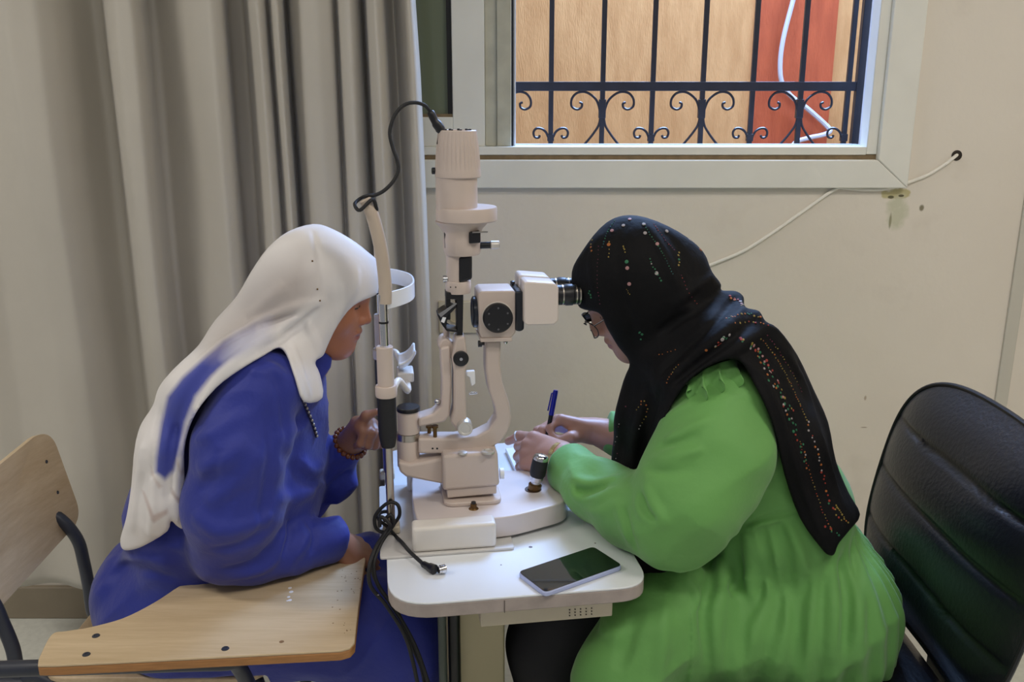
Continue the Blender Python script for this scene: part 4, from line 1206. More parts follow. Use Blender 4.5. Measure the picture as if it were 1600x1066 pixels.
def nets(fn, lo, hi, h, margin=1.35):
    lo = np.array(lo, float); hi = np.array(hi, float)
    B = 8
    nb = np.ceil((hi - lo) / (h * B)).astype(int) + 1
    n = nb * B
    # coarse pass: block centres
    cc = np.stack(np.meshgrid(*[np.arange(k) for k in nb], indexing='ij'), -1).reshape(-1, 3)
    cp = (lo + (cc * B + (B - 1) / 2) * h).astype(f32)
    d = fn(cp)
    rad = h * B * math.sqrt(3) / 2 * margin
    near = np.abs(d) < rad
    D = np.empty(tuple(n), f32)
    Db = D.reshape(nb[0], B, nb[1], B, nb[2], B)
    Db[...] = np.where(d > 0, 1.0, -1.0).astype(f32).reshape(nb[0], 1, nb[1], 1, nb[2], 1)
    off = np.stack(np.meshgrid(*[np.arange(B)] * 3, indexing='ij'), -1).reshape(-1, 3)
    blk = cc[near]
    for s in range(0, len(blk), 80):
        bb = blk[s:s + 80]
        idx = (bb[:, None, :] * B + off[None]).reshape(-1, 3)
        D[idx[:, 0], idx[:, 1], idx[:, 2]] = fn((lo + idx * h).astype(f32))
    S = D < 0
    c = S[:-1, :-1, :-1].astype(np.int8)
    cnt = np.zeros_like(c)
    for dx in (0, 1):
        for dy in (0, 1):
            for dz in (0, 1):
                cnt += S[dx:n[0] - 1 + dx, dy:n[1] - 1 + dy, dz:n[2] - 1 + dz]
    act = np.argwhere((cnt > 0) & (cnt < 8))
    vid = np.full(c.shape, -1, np.int32)
    vid[act[:, 0], act[:, 1], act[:, 2]] = np.arange(len(act))
    acc = np.zeros((len(act), 3)); num = np.zeros(len(act))
    corners = [(0, 0, 0), (1, 0, 0), (0, 1, 0), (1, 1, 0), (0, 0, 1), (1, 0, 1), (0, 1, 1), (1, 1, 1)]
    val = {k: D[act[:, 0] + k[0], act[:, 1] + k[1], act[:, 2] + k[2]] for k in corners}
    for k in corners:
        for ax in range(3):
            if k[ax]: continue
            k2 = list(k); k2[ax] = 1; k2 = tuple(k2)
            a, b = val[k], val[k2]
            m = (a < 0) != (b < 0)
            t = np.where(m, a / np.where(m, a - b, 1), 0)
            for q in range(3):
                acc[:, q] += np.where(m, (t if q == ax else k[q]), 0)
            num += m
    V = lo + (act + acc / num[:, None]) * h
    F = []
    for ax in range(3):
        a2, a3 = (ax + 1) % 3, (ax + 2) % 3
        sl0 = [slice(1, -1)] * 3; sl1 = [slice(1, -1)] * 3
        sl0[ax] = slice(0, n[ax] - 1); sl1[ax] = slice(1, n[ax])
        s0 = S[tuple(sl0)]; s1 = S[tuple(sl1)]
        for sign in (0, 1):
            e = np.argwhere(s0 & ~s1) if sign == 0 else np.argwhere(~s0 & s1)
            e = e.copy()
            e[:, a2] += 1; e[:, a3] += 1
            def g(i, j):
                q = e.copy(); q[:, a2] -= i; q[:, a3] -= j
                return vid[q[:, 0], q[:, 1], q[:, 2]]
            quad = np.stack([g(1, 1), g(0, 1), g(0, 0), g(1, 0)], 1)
            F.append(quad if sign == 0 else quad[:, ::-1])
    F = np.concatenate(F)
    F = F[(F >= 0).all(1)]
    return V, F
def relax(V, F, it=1, w=0.5):
    e = np.concatenate([F[:, [0, 1]], F[:, [1, 2]], F[:, [2, 3]], F[:, [3, 0]]])
    for _ in range(it):
        A = np.zeros_like(V); c = np.zeros(len(V))
        for q in range(3):
            A[:, q] = np.bincount(e[:, 0], V[e[:, 1], q], len(V)) + np.bincount(e[:, 1], V[e[:, 0], q], len(V))
        c = np.bincount(e[:, 0], minlength=len(V)) + np.bincount(e[:, 1], minlength=len(V))
        V = V * (1 - w) + w * A / np.maximum(c, 1)[:, None]
    return V
def mesh_obj(name, V, F, m, parent, colors=None):
    root = parent
    while root.parent: root = root.parent
    V = V - np.array(root.location)
    me = bpy.data.meshes.new(name)
    me.vertices.add(len(V)); me.vertices.foreach_set('co', V.astype(f32).ravel())
    me.loops.add(F.size); me.loops.foreach_set('vertex_index', F.astype(np.int32).ravel())
    me.polygons.add(len(F))
    me.polygons.foreach_set('loop_start', np.arange(0, F.size, 4, dtype=np.int32))
    me.polygons.foreach_set('use_smooth', np.ones(len(F), bool))
    me.update(calc_edges=True); me.validate()
    if colors is not None:
        ca = me.color_attributes.new('Col', 'FLOAT_COLOR', 'POINT')
        ca.data.foreach_set('color', np.concatenate([colors, np.ones((len(V), 1))], 1).astype(f32).ravel())
    me.materials.append(m)
    o = bpy.data.objects.new(name, me); COL.objects.link(o); o.parent = parent
    return o

def poly_px(poly, smooth=0):
    # signed distance to an outline measured in the photograph (tabulated once), in metres at the point's own depth
    if smooth: poly = [tuple(q) for q in spline(poly, smooth, closed=True)]
    A = np.array(poly, f32); Bq = np.roll(A, -1, 0)
    pad = 90; st = 1.5
    x0, y0 = A.min(0) - pad; x1, y1 = A.max(0) + pad
    gx = np.arange(x0, x1 + st, st, dtype=f32); gy = np.arange(y0, y1 + st, st, dtype=f32)
    GX, GY = np.meshgrid(gx, gy, indexing='ij')
    best = np.full(GX.shape, 1e9, f32); inside = np.zeros(GX.shape, bool)
    for a, b in zip(A, Bq):
        ab = b - a; wx_ = GX - a[0]; wy_ = GY - a[1]
        h = np.clip((wx_ * ab[0] + wy_ * ab[1]) / float(ab @ ab + 1e-9), 0, 1)
        best = np.minimum(best, (wx_ - h * ab[0]) ** 2 + (wy_ - h * ab[1]) ** 2)
        if abs(b[1] - a[1]) > 1e-6:
            c = ((a[1] <= GY) != (b[1] <= GY))
            inside ^= c & (GX < a[0] + (GY - a[1]) / (b[1] - a[1]) * ab[0])
    D = np.sqrt(best); D[inside] *= -1
    nx, ny = D.shape
    def f(P):
        u, v, s = proj(P)
        fx = np.clip((u - x0) / st, 0, nx - 1.001); fy = np.clip((v - y0) / st, 0, ny - 1.001)
        i = fx.astype(np.int32); j = fy.astype(np.int32); fx = fx - i; fy = fy - j
        d = (D[i, j] * (1 - fx) + D[i + 1, j] * fx) * (1 - fy) + (D[i, j + 1] * (1 - fx) + D[i + 1, j + 1] * fx) * fy
        return (d / s).astype(f32)
    return f
def within(d, reg, P, k=.006, lim=.03):
    m = d < lim
    if m.any(): d[m] = smax(d[m], reg(P[m]), k)
    return d
def march(fn, px, t0=0.8, t1=2.4, it=70):
    D = np.array([ray(u, v) for u, v in px]); nr = np.linalg.norm(D, axis=1); D = D / nr[:, None]
    t = np.full(len(px), t0); best = np.full(len(px), 9.0); bt = t.copy(); done = np.zeros(len(px), bool)
    for _ in range(it):
        d = fn((CAMP + D * t[:, None]).astype(f32)).astype(float)
        m = (np.abs(d) < np.abs(best)) & ~done; best[m] = d[m]; bt[m] = t[m]
        done |= d < 0.0008
        t = np.where(done, t, np.minimum(t + np.maximum(d, 0.0003) * 0.8, t1))
    return CAMP + D * bt[:, None], np.abs(best) < 0.005
def creases(fn, lines):
    # fold lines traced on the cloth: (points, width m, height m)
    out = []
    for pts, w, amp in lines:
        pp = [tuple(p) for p in spline(pts, 4)]
        Q, ok = march(fn, pp)
        Q = Q[ok]
        if len(Q) > 1: out.append((Q.astype(f32), w * .95, amp * 1.6))
    def disp(P):
        r = np.zeros(len(P), f32)
        for Q, w, amp in out:
            lo = Q.min(0) - 3 * w; hi = Q.max(0) + 3 * w
            m = ((P > lo) & (P < hi)).all(1)
            if not m.any(): continue
            X = P[m]; best = np.full(len(X), 9.0, f32); tb = np.zeros(len(X), f32)
            nseg = len(Q) - 1
            for i, (a, b) in enumerate(zip(Q[:-1], Q[1:])):
                ab = b - a; q = X - a
                h = np.clip((q @ ab) / float(ab @ ab + 1e-12), 0, 1)
                q = q - h[:, None] * ab
                dd = (q * q).sum(1); k = dd < best
                best = np.where(k, dd, best); tb = np.where(k, (i + h) / nseg, tb)
            r[m] += amp * np.exp(-best / (w * w)) * np.minimum(1, 4.5 * tb * (1 - tb) + 0.15)
        return r
    return disp
def rotm(pitch=0, yaw=0, roll=0):
    c, s = math.cos(pitch), math.sin(pitch); Ry = np.array([[c, 0, s], [0, 1, 0], [-s, 0, c]])
    c, s = math.cos(yaw), math.sin(yaw); Rz = np.array([[c, -s, 0], [s, c, 0], [0, 0, 1]])
    c, s = math.cos(roll), math.sin(roll); Rx = np.array([[1, 0, 0], [0, c, -s], [0, s, c]])
    return Rz @ Ry @ Rx

class Head:
    # face looks along local +x; nose tip is set on a measured point
    def __init__(self, nose, pitch, yaw, s, nose_l=0.0, plump=0.0):
        self.R = rotm(pitch, yaw); self.s = s
        self.o = np.array(nose) - self.R @ (np.array([0.1155, 0, -0.031]) * s)
        self.plump = plump
    def w(self, x, y, z): return self.o + self.R @ (np.array([x, y, z]) * self.s)
    def local(self, P): return ((P - self.o) @ self.R) / self.s
    def shape(self):
        S = Shape(); s = self.s; w = self.w; g = self.plump
        E = lambda c, r, k: S.el(w(*c), np.array(r) * s, self.R, k)
        C = lambda a, b, r1, r2, k: S.rc(w(*a), w(*b), r1 * s, r2 * s, k)
        E((-.012, 0, .032), (.098, .075, .085), .02)
        E((.028, 0, -.028), (.064, .060 + g, .084), .03)
        for y in (-1, 1):
            C((-.005, y * .047, -.055), (.055, y * .022, -.092), .020 + g, .018 + g, .03)
            E((.050, y * .038, -.030), (.030, .024 + g, .030), .025)
            C((.076, y * .040, .014), (.087, y * .008, .017), .009, .010, .016)
        E((.070, 0, -.062), (.026, .030, .034), .022)
        E((.074, 0, -.097), (.0175, .020, .0165), .018)
        C((.020, 0, -.085), (.060, 0, -.098), .030 + g, .018 + g, .03)
        for y in (-1, 1):
            S.cut(w(.098, y * .031, -.001), .0155 * s, .014 * s)
            E((.0715, y * .031, -.002), (.0150, .0150, .0125), .004)
        C((.090, 0, .010), (.1035, 0, -.024), .0070, .0100, .010)
        E((.1055, 0, -.0300), (.0100, .0100, .0085), .006)
        for y in (-1, 1): E((.0950, y * .0115, -.0335), (.0105, .0075, .0075), .006)
        E((.0945, 0, -.0560), (.0090, .023, .0060), .006)
        E((.0925, 0, -.0685), (.0095, .019, .0070), .005)
        C((-.018, 0, -.045), (-.045, 0, -.14), .050, .046, .03)
        return S
    def colors(self, P, skin, lip, brow=(.035, .022, .018)):
        q = self.local(P)
        col = np.tile(np.array(skin), (len(P), 1))
        n = vnoise((P * 60).astype(f32))[:, None]
        col = col * (1 + 0.10 * n)
        ay = np.abs(q[:, 1])
        def mixc(w, c):
            nonlocal col
            w = np.clip(w, 0, 1)[:, None]; col = col * (1 - w) + np.array(c) * w
        e = ((q[:, 0] - .097) / .016) ** 2 + (ay / .023) ** 2 + ((q[:, 2] + .0625) / .0115) ** 2
        mixc((1.25 - e) * 2.5 * .8, lip)
        mixc((1 - (((q[:, 2] + .0622) / .0014) ** 2)) * (q[:, 0] > .086) * (ay < .022) * .6, (lip[0] * .35, lip[1] * .3, lip[2] * .3))
        bz = .0205 + .004 * np.cos((ay - .034) * 60)
        mixc((1 - ((q[:, 2] - bz) / .0038) ** 2) * (ay > .010) * (ay < .050) * (q[:, 0] > .058) * 1.6, brow)
        ez = -.0035
        mixc((1 - ((q[:, 2] - ez - .0012) / .0024) ** 2) * (ay > .016) * (ay < .047) * (q[:, 0] > .066) * 1.8, (.02, .015, .013))
        mixc((1 - ((q[:, 2] - .008) / .008) ** 2) * (ay > .014) * (ay < .05) * (q[:, 0] > .066) * .25, (skin[0] * .6, skin[1] * .5, skin[2] * .5))
        mixc((1 - ((q[:, 2] + .0385) / .0032) ** 2 - ((ay - .007) / .0042) ** 2) * (q[:, 0] > .092) * 2, (.05, .02, .015))
        return np.clip(col, 0, 1)

def hand(S, wrist, dirv, back, thumb_side, s=1.0, curl=(.5, .5, .5, .5), spread=0.10, thumb=None, k=0.006, base_curl=None):
    # wrist point, direction to the knuckles, normal of the back of the hand; thumb_side = +1/-1 along cross(dir, back)
    d = np.array(dirv, float); d /= np.linalg.norm(d)
    n = np.array(back, float); n -= d * (n @ d); n /= np.linalg.norm(n)
    b = np.cross(d, n) * thumb_side            # towards the thumb
    w = np.array(wrist, float)
    L = 0.088 * s
    lens = [(.040, .025, .020), (.044, .028, .021), (.041, .026, .020), (.033, .020, .018)]
    ks = []
    for i in range(4):
        off = (1.5 - i) * 0.0195 * s
        kn = w + d * (L * (1.0, 1.04, 0.99, 0.90)[i]) + b * off + n * (0.002, .004, .002, -.002)[i] * s
        ks.append(kn)
        S.rc(w + b * off * 0.62, kn, 0.0155 * s, 0.0118 * s, 0.012)
    S.rc(w + d * L * .25 - n * .006 * s - b * .016 * s, w + d * L * .7 - n * .006 * s - b * .022 * s, .013 * s, .011 * s, .012)
    S.rc(w - d * 0.03 * s, w + d * L * .3, .0245 * s, .022 * s, .014)
    tips = []
    for i in range(4):
        p = ks[i]; ang = 0.0
        sp = spread * (1.5 - i) / 1.5
        dd = d * math.cos(sp) + b * math.sin(sp)
        rad = (.0098, .0100, .0095, .0083)[i] * s
        bc = base_curl[i] if base_curl else curl[i]
        for j, (l, cc) in enumerate(zip(lens[i], (bc, curl[i] * 1.15, curl[i] * .8))):
            ang += cc
            q = p + (dd * math.cos(ang) - n * math.sin(ang)) * l * s
            r2 = rad * (0.93, 0.86, 0.72)[j]
            S.rc(p, q, rad * (1.04, .97, .88)[j], r2, k if j else 0.008)
            p = q
        tips.append(p)
    # thumb: list of three points relative (d, b, n) or absolute targets
    base = w + d * .022 * s + b * .024 * s - n * .006 * s
    if thumb is None:
        thumb = [(.050, .046, -.014), (.080, .050, -.022), (.102, .046, -.030)]
        tp = [w + d * x * s + b * y * s + n * z * s for x, y, z in thumb]
    else:
        tp = [np.array(t, float) for t in thumb]
    S.rc(w + d * .012 * s + b * .010 * s - n * .004 * s, tp[0], .0180 * s, .0135 * s, .014)
    S.rc(tp[0], tp[1], .0120 * s, .0110 * s, .007)
    S.rc(tp[1], tp[2], .0108 * s, .0082 * s, .005)
    return ks, tips, tp
# ================================================================== PATIENT (left)
def bbox(pts, pad):
    A = np.array(pts); return A.min(0) - pad, A.max(0) + pad
M_SKIN = mat('skin', (0.4, 0.2, 0.13, 1), 0.42, attr='Col', bump=0.05, bscale=260, spec=0.4, sss=0.06)
def patient():
    Yc = 1.555
    p = lambda u, v, Y: W(u, v, Y)
    r = lambda px, u, v, Y: px / ppm(u, v, Y)
    hp = p(579.5, 503, Yc)
    hd = Head(hp, math.radians(17), math.radians(3), 0.885, plump=.003)
    ps = thing('person', (p(250, 950, Yc)[0], Yc, 0), 'seated person in royal blue dress and white and blue headscarf leaning to the chin rest', 'person')
    # ---- body
    HS = hd.shape()
    # hands
    RH = Shape()     # near hand resting over the table edge
    wr = p(524, 846, 1.515); kn = p(566, 858, 1.555)
    RH.rc(p(440, 862, 1.45), wr, .036, .0255, .01)
    hand(RH, wr, kn - wr + np.array([0, 0, -.006]), (0.1, -.35, .9), 1, .92, (.35, .38, .42, .45), .05)
    LH = Shape()     # far hand on the grip
    wl = p(546, 694, 1.615); kl = p(574, 664, 1.585)
    LH.rc(p(500, 735, 1.66), wl, .034, .024, .01)
    hand(LH, wl, kl - wl, (-.35, .75, .55), 1, .86, (1.15, 1.2, 1.2, 1.15), .02,
         thumb=[p(564, 664, 1.555), p(572, 650, 1.548), p(588, 644, 1.552)])
    BD = Shape()
    sh_n, sh_f = p(392, 622, 1.42), p(430, 610, 1.70)
    el_n, el_f = p(352, 862, 1.435), p(452, 775, 1.71)
    BD.chain([(p(470, 560, Yc), .055), (p(410, 640, Yc), .075), (p(340, 770, Yc), .075), (p(300, 900, Yc + .02), .075)], .05)
    BD.chain([(p(408, 630, 1.44), .035), (el_n, .034), (wr, .027)], .02).chain([(sh_f, .045), (el_f, .042), (wl, .026)], .02)
    kneeN, kneeF = np.array([-.28, 1.51, .46]), np.array([-.28, 1.63, .46])
    hipN, hipF = np.array([-.60, 1.51, .49]), np.array([-.60, 1.63, .49])
    for kk, hh in ((kneeN, hipN), (kneeF, hipF)):
        an = np.array([kk[0] - .02, kk[1], .09])
        BD.chain([(hh, .06), (kk, .05), (an, .035)], .03).rc(an - [0.02, 0, .05], an + [.13, 0, -.055], .032, .026, .03)
    parts = []
    for S, pts, h in ((HS, [hd.w(.13, 0, 0), hd.w(-.13, .1, .14), hd.w(-.1, -.1, -.22), hd.w(.05, -.1, -.2)], .0017), (RH, [p(440, 862, 1.45), wr, kn + [.07, .06, -.1], kn + [0.02, -.05, .03]], .0022),
                      (LH, [p(500, 735, 1.66), wl, kl + [.06, .05, .05], kl - [.05, .06, .07]], .0022), (BD, [[-1.0, 1.3, 0.0], [-.1, 1.8, 1.2]], .008)):
        lo, hi = bbox(pts, .035)
        V, F = nets(S, lo, hi, h); V = relax(V, F, 1)
        c = hd.colors(V, (.42, .165, .088), (.34, .10, .075)) if S is HS else np.tile((.34, .16, .10), (len(V), 1)) * (1 + .12 * vnoise((V * 70).astype(f32))[:, None])
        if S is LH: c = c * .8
        parts.append((V, F, c))
    o = 0; VV = []; FF = []; CC = []
    for V, F, c in parts:
        VV.append(V); FF.append(F + o); CC.append(c); o += len(V)
    mesh_obj('body', np.concatenate(VV), np.concatenate(FF), M_SKIN, ps, np.concatenate(CC))
    # ---- dress
    TS = Shape()
    TS.el(p(405, 640, Yc), (r(98, 405, 640, Yc), .165, r(88, 405, 640, Yc)), rotm(math.radians(-38)), .04)
    TS.rc(p(482, 560, Yc), p(448, 612, Yc), .036, .062, .04)
    TS.el(p(394, 720, Yc), (r(116, 400, 720, Yc), .165, r(105, 400, 720, Yc)), None, .06)
    TS.el(p(356, 800, Yc), (r(138, 345, 800, Yc), .155, r(100, 345, 800, Yc)), None, .06)
    TS.el(p(300, 930, Yc + .02), (r(152, 300, 930, Yc), .165, r(120, 300, 930, Yc)), None, .06)
    TS.el(p(282, 805, Yc), (r(58, 282, 805, Yc), .14, r(112, 255, 800, Yc)), None, .06)
    TS.rc(p(425, 575, 1.49), p(450, 600, 1.50), .05, .05, .03)
    # lap and skirt
    for yy in (1.50, 1.64):
        TS.chain([(np.array([-.60, yy, .49]), .105), (np.array([-.28, yy - .0, .475]), .098), (np.array([-.20, yy, .455]), .085), (np.array([-.215, yy, .16]), .11)], .06)
    TS.rc((-.22, 1.47, .2), (-.22, 1.63, .2), .11, .11, .06)
    AS = Shape()
    AS.chain([(p(408, 612, 1.43), .070), (p(376, 700, 1.40), .076), (p(362, 790, 1.395), .078), (p(360, 850, 1.425), .064)], .03)
    AS.chain([(p(350, 846, 1.425), .064), (p(405, 858, 1.44), .050), (p(455, 852, 1.468), .044), (p(512, 843, 1.508), .036), (p(522, 840, 1.515), .0355)], .03)
    FS = Shape()
    FS.chain([(p(440, 640, 1.70), .07), (p(462, 770, 1.70), .062), (p(510, 735, 1.66), .045), (p(546, 697, 1.618), .033)], .03)
    FS.chain([(p(495, 755, 1.665), .040), (p(522, 755, 1.65), .030), (p(545, 752, 1.635), .012)], .025)
    def base(P): return smin(smin(TS(P), AS(P), .016), FS(P), .02)
    cr_ = creases(base, [
        ([(395, 690), (350, 720), (305, 735)], .016, .006), ([(300, 690), (340, 672), (392, 640)], .012, .005),
        ([(420, 640), (425, 700), (415, 780), (405, 830)], .010, -.008),
        ([(300, 800), (340, 830), (400, 818), (425, 800)], .014, .006), ([(360, 905), (420, 885), (440, 845), (438, 815)], .009, .006), ([(330, 860), (380, 852), (418, 828)], .010, -.006),
        ([(345, 890), (395, 880), (425, 850)], .009, -.005), ([(470, 815), (476, 845), (462, 872)], .007, .005), ([(482, 818), (490, 840), (484, 866)], .006, -.004),
        ([(450, 812), (452, 835), (440, 870)], .007, -.005), ([(320, 790), (370, 755), (405, 700)], .014, .005), ([(308, 770), (330, 745), (350, 700)], .009, -.004),
        ([(470, 720), (490, 735), (512, 728)], .012, .005), ([(440, 700), (470, 745), (505, 770)], .012, -.005), ([(430, 780), (470, 775), (500, 760)], .012, .006),
        ([(160, 880), (210, 870), (270, 880)], .012, .005), ([(155, 905), (210, 890), (280, 905)], .010, -.004), ([(190, 850), (240, 845), (290, 860)], .010, .004),
        ([(425, 580), (440, 620), (448, 690)], .008, -.004), ([(390, 585), (425, 575), (445, 590)], .008, .004),
        ([(515, 720), (535, 712), (552, 705)], .007, .004), ([(520, 760), (535, 745), (548, 735)], .007, -.004)])
    cuff_d = p(545, 843, 1.532) - p(512, 843, 1.508); cuff_d /= np.linalg.norm(cuff_d); cuff_p = p(531, 840, 1.522)
    cf_d = p(570, 672, 1.59) - p(530, 712, 1.64); cf_d /= np.linalg.norm(cf_d); cf_p = p(548, 692, 1.612)
    nk = hd.w(0.0, 0, -.125); nkd = hd.R @ np.array([.25, 0, 1.0]); nkd /= np.linalg.norm(nkd)
    def dress(P):
        d = base(P) - cr_(P)
        d = d - .006 * vnoise(P * np.array([9, 9, 7], f32)) - .0030 * vnoise(P * np.array([26, 22, 16], f32))
        q = np.stack([(P[:, 0] + P[:, 2]) * 5, P[:, 1] * 9, (P[:, 2] - P[:, 0]) * 17], 1).astype(f32)
        d = d - .012 * (.30 - np.abs(vnoise(q + 2.5 * vnoise(P * 6)[:, None])) * 1.6)
        # cuffs and neckline end cleanly
        near = AS(P) < .03
        d = np.where(near & (P[:, 0] > -.42) & (P[:, 2] < .78), smax(d, (P - cuff_p) @ cuff_d.astype(f32), .004), d)
        fn_ = FS(P) < .03
        d = np.where(fn_ & (P[:, 2] > .70) & (P[:, 0] > -.40), smax(d, (P - cf_p) @ cf_d.astype(f32), .004), d)
        # the skirt rests on the seat and hangs in front of it
        d = smax(d, np.where(P[:, 0] < -.445, .431, .10).astype(f32) - P[:, 2], .01)
        return d
    M_BLUE = mat('royal_blue_cloth', srgb(44, 55, 148), 0.60, noise=0.10, nscale=8, sheen=0.15, bump=0.45, bscale=20, spec=0.35)
    lo, hi = np.array([-1.0, 1.24, .07]), np.array([-.06, 1.86, 1.16])
    V, F = nets(dress, lo, hi, .0039); V = relax(V, F, 1, .3)
    mesh_obj('dress', V, F, M_BLUE, ps)
    # ---- headscarf
    SS = Shape()
    SS.el(hd.w(-.014, 0, .036), np.array([.117, .094, .101]) * .90, hd.R, .03)
    SS.el(p(500, 425, Yc), (r(84, 500, 425, Yc), .083, r(66, 500, 425, Yc)), rotm(math.radians(12)), .03)
    SS.el(p(455, 450, Yc), (r(72, 455, 450, Yc), .082, r(68, 455, 450, Yc)), rotm(math.radians(-35)), .05)
    SS.chain([(p(520, 500, Yc), .066), (p(480, 560, Yc), .066)], .04)
    SS.chain([(p(460, 500, Yc), .080), (p(400, 545, Yc), .072), (p(345, 590, Yc - .02), .070)], .06)
    for yy, k in ((1.44, 0), (1.58, 6)):
        SS.chain([(p(385, 560, yy), .045), (p(310, 610 - k, yy), .050), (p(262, 700, yy), .048), (p(240, 790, yy), .040), (p(228, 840, yy), .030)], .05)
    SS.chain([(p(270, 700, 1.40), .040), (p(262, 790, 1.39), .026), (p(250, 820, 1.385), .016)], .04)
    # front flap
    for yy in (1.470, 1.50, 1.53, 1.57): SS.rc(p(462, 545, yy), p(489, 612, yy), .026, .020, .03)
    out = [(600, 405), (583, 400), (555, 378), (520, 358), (490, 350), (450, 362), (418, 388), (392, 425), (370, 462), (335, 500), (310, 540), (270, 578), (234, 625), (212, 690), (205, 760), (197, 810), (188, 842), (191, 858), (203, 860), (225, 853), (262, 830),
           (266, 812), (275, 821), (287, 826), (291, 800), (288, 735), (290, 690), (306, 646), (338, 606), (375, 578), (412, 556), (434, 544), (447, 554), (460, 590), (474, 628), (504, 622), (500, 585), (492, 566), (505, 556), (512, 540), (528, 508), (552, 478), (586, 462), (605, 455)]
    pin = (500, 470)
    reg = poly_px(out, 3)
    AS2 = Shape(); AS2.chain([(p(405, 612, 1.43), .070), (p(380, 668, 1.412), .074)], .03)
    def sb(P): return smin(SS(P), smin(TS(P), AS2(P), .016) - .013, .03)
    crs = creases(sb, [
        ([(500, 471), (470, 492), (430, 520), (390, 545), (345, 585), (312, 640), (298, 690)], .009, .009), ([(498, 480), (470, 505), (440, 530), (405, 548)], .006, -.006),
        ([(500, 470), (460, 480), (400, 505), (345, 535), (300, 575)], .007, .005), ([(480, 488), (430, 500), (380, 520), (335, 548)], .006, -.005),
        ([(500, 468), (500, 430), (495, 390), (488, 360)], .004, -.0025), ([(515, 460), (520, 510), (510, 545)], .008, -.003), ([(535, 440), (540, 470), (525, 500)], .007, .003),
        ([(560, 420), (556, 448), (545, 470)], .006, .002), ([(448, 445), (420, 470), (385, 495)], .012, .003), ([(455, 535), (470, 575), (485, 620)], .005, .003), ([(478, 500), (492, 530), (500, 556)], .006, .004),
        ([(252, 640), (240, 700), (236, 750)], .006, -.007), ([(275, 660), (266, 720), (262, 780)], .006, -.008), ([(222, 690), (218, 750), (205, 830)], .008, .006), ([(240, 740), (238, 790), (236, 840)], .007, .005),
        ([(284, 690), (276, 750), (276, 815)], .006, .006), ([(345, 545), (300, 590), (268, 650), (255, 720)], .010, .006)])
    def scarf(P):
        d = sb(P) - crs(P) - .0035 * vnoise(P * np.array([14, 14, 9], f32))
        return within(d, reg, P)
    lo, hi = bbox([p(180, 870, 1.35), p(610, 340, 1.72), p(610, 640, 1.36), p(180, 600, 1.75)], .03)
    V, F = nets(scarf, lo, hi, .0029); V = relax(V, F, 1)
    u, v, s = proj(V)
    # print of the cloth: white ground, blue field, pale beige chevrons; taupe middle mixes print and painted shade
    col = np.tile(np.array([.80, .765, .75]), (len(V), 1))
    def paint(poly, c, soft, k=1.0):
        nonlocal col
        d = poly_px(poly)(V.astype(f32)) * s
        w = np.clip(.5 - d / soft, 0, 1)[:, None] * k
        col = col * (1 - w) + np.array(c) * w
    paint([(400, 505), (350, 532), (318, 560), (285, 590), (262, 620), (252, 660), (244, 715), (243, 738), (258, 749), (272, 735), (281, 700), (289, 660), (305, 620), (330, 588), (360, 562), (400, 540)], (.045, .062, .36), 8)
    paint([(470, 405), (420, 425), (385, 465), (335, 520), (330, 545), (400, 530), (470, 500), (495, 470), (492, 430)], (.44, .385, .36), 60, .85)  # taupe print with the shade of the mid section painted in
    paint([(500, 470), (455, 497), (400, 530), (345, 580), (312, 640), (330, 640), (380, 572), (440, 540), (500, 500)], (.74, .72, .72), 20, .9)
    paint([(420, 500), (370, 522), (350, 560), (385, 552), (425, 535)], (.62, .62, .74), 24, .8)
    paint([(300, 640), (286, 690), (282, 712), (288, 716), (296, 690), (312, 650)], (.20, .22, .50), 10, .7)
    paint([(222, 766), (226, 770), (240, 805), (262, 795), (262, 803), (240, 818), (236, 812)], (.60, .50, .47), 4)
    paint([(268, 762), (276, 775), (290, 781), (291, 790), (278, 786), (268, 772)], (.52, .44, .42), 4)
    paint([(236, 728), (244, 750), (254, 760), (248, 764), (236, 742)], (.66, .58, .55), 4)
    paint([(276, 715), (283, 735), (291, 725), (291, 737), (283, 744), (276, 726)], (.62, .54, .50), 4)
    M_SCF = mat('white_blue_scarf', (1, 1, 1, 1), 0.6, attr='Col', sheen=0.2, bump=0.06, bscale=60)
    sco = mesh_obj('headscarf', V, F, M_SCF, ps, col)
    # pins
    Q, ok = march(scarf, [(500, 470), (488, 408), (496, 452)])
    for q in Q: MB().ball(q, .0016, 8, 6).build('pin', M_BRASS, sco)
    # high blue collar under the chin
    CS = Shape(); CS.chain([(p(500, 545, Yc), .052), (p(490, 600, Yc), .062)], .02)
    creg = poly_px([(470, 540), (505, 548), (519, 560), (517, 574), (506, 590), (500, 612), (470, 612)])
    V, F = nets(lambda P: smax(CS(P), creg(P), .004), *bbox([p(480, 600, Yc - .08), p(520, 540, Yc + .08)], .02), .003)
    if len(F): mesh_obj('collar', relax(V, F, 1), F, M_BLUE, ps)
    # chain necklace
    Q, ok = march(dress, [tuple(q) for q in spline([(472, 622), (480, 640), (489, 662), (495, 682)], 7)])
    nk_ = MB().tube([q + np.array([0, -.002, 0]) for q in Q], .0030, 6).build('necklace', mat('dark_chain', srgb(70, 64, 66), 0.35, metal=0.7), ps)
    for q in Q[::2]: MB().ball(q + np.array([0.002, -.004, 0]), .0026, 8, 6).build('link', M_STEEL, nk_)
    # bead bracelet on the far wrist
    wc = wl + (kl - wl) / np.linalg.norm(kl - wl) * .004
    d = (kl - wl) / np.linalg.norm(kl - wl); e1 = np.cross(d, [0, 1, 0]); e1 /= np.linalg.norm(e1); e2 = np.cross(d, e1)
    bl = MB().tube([wc + .031 * (math.cos(t) * e1 + math.sin(t) * e2) for t in np.linspace(0, 2 * math.pi, 28, endpoint=False)], .0016, 6, closed=True).build('bracelet', mat('bracelet_cord', srgb(60, 30, 16), .6), ps)
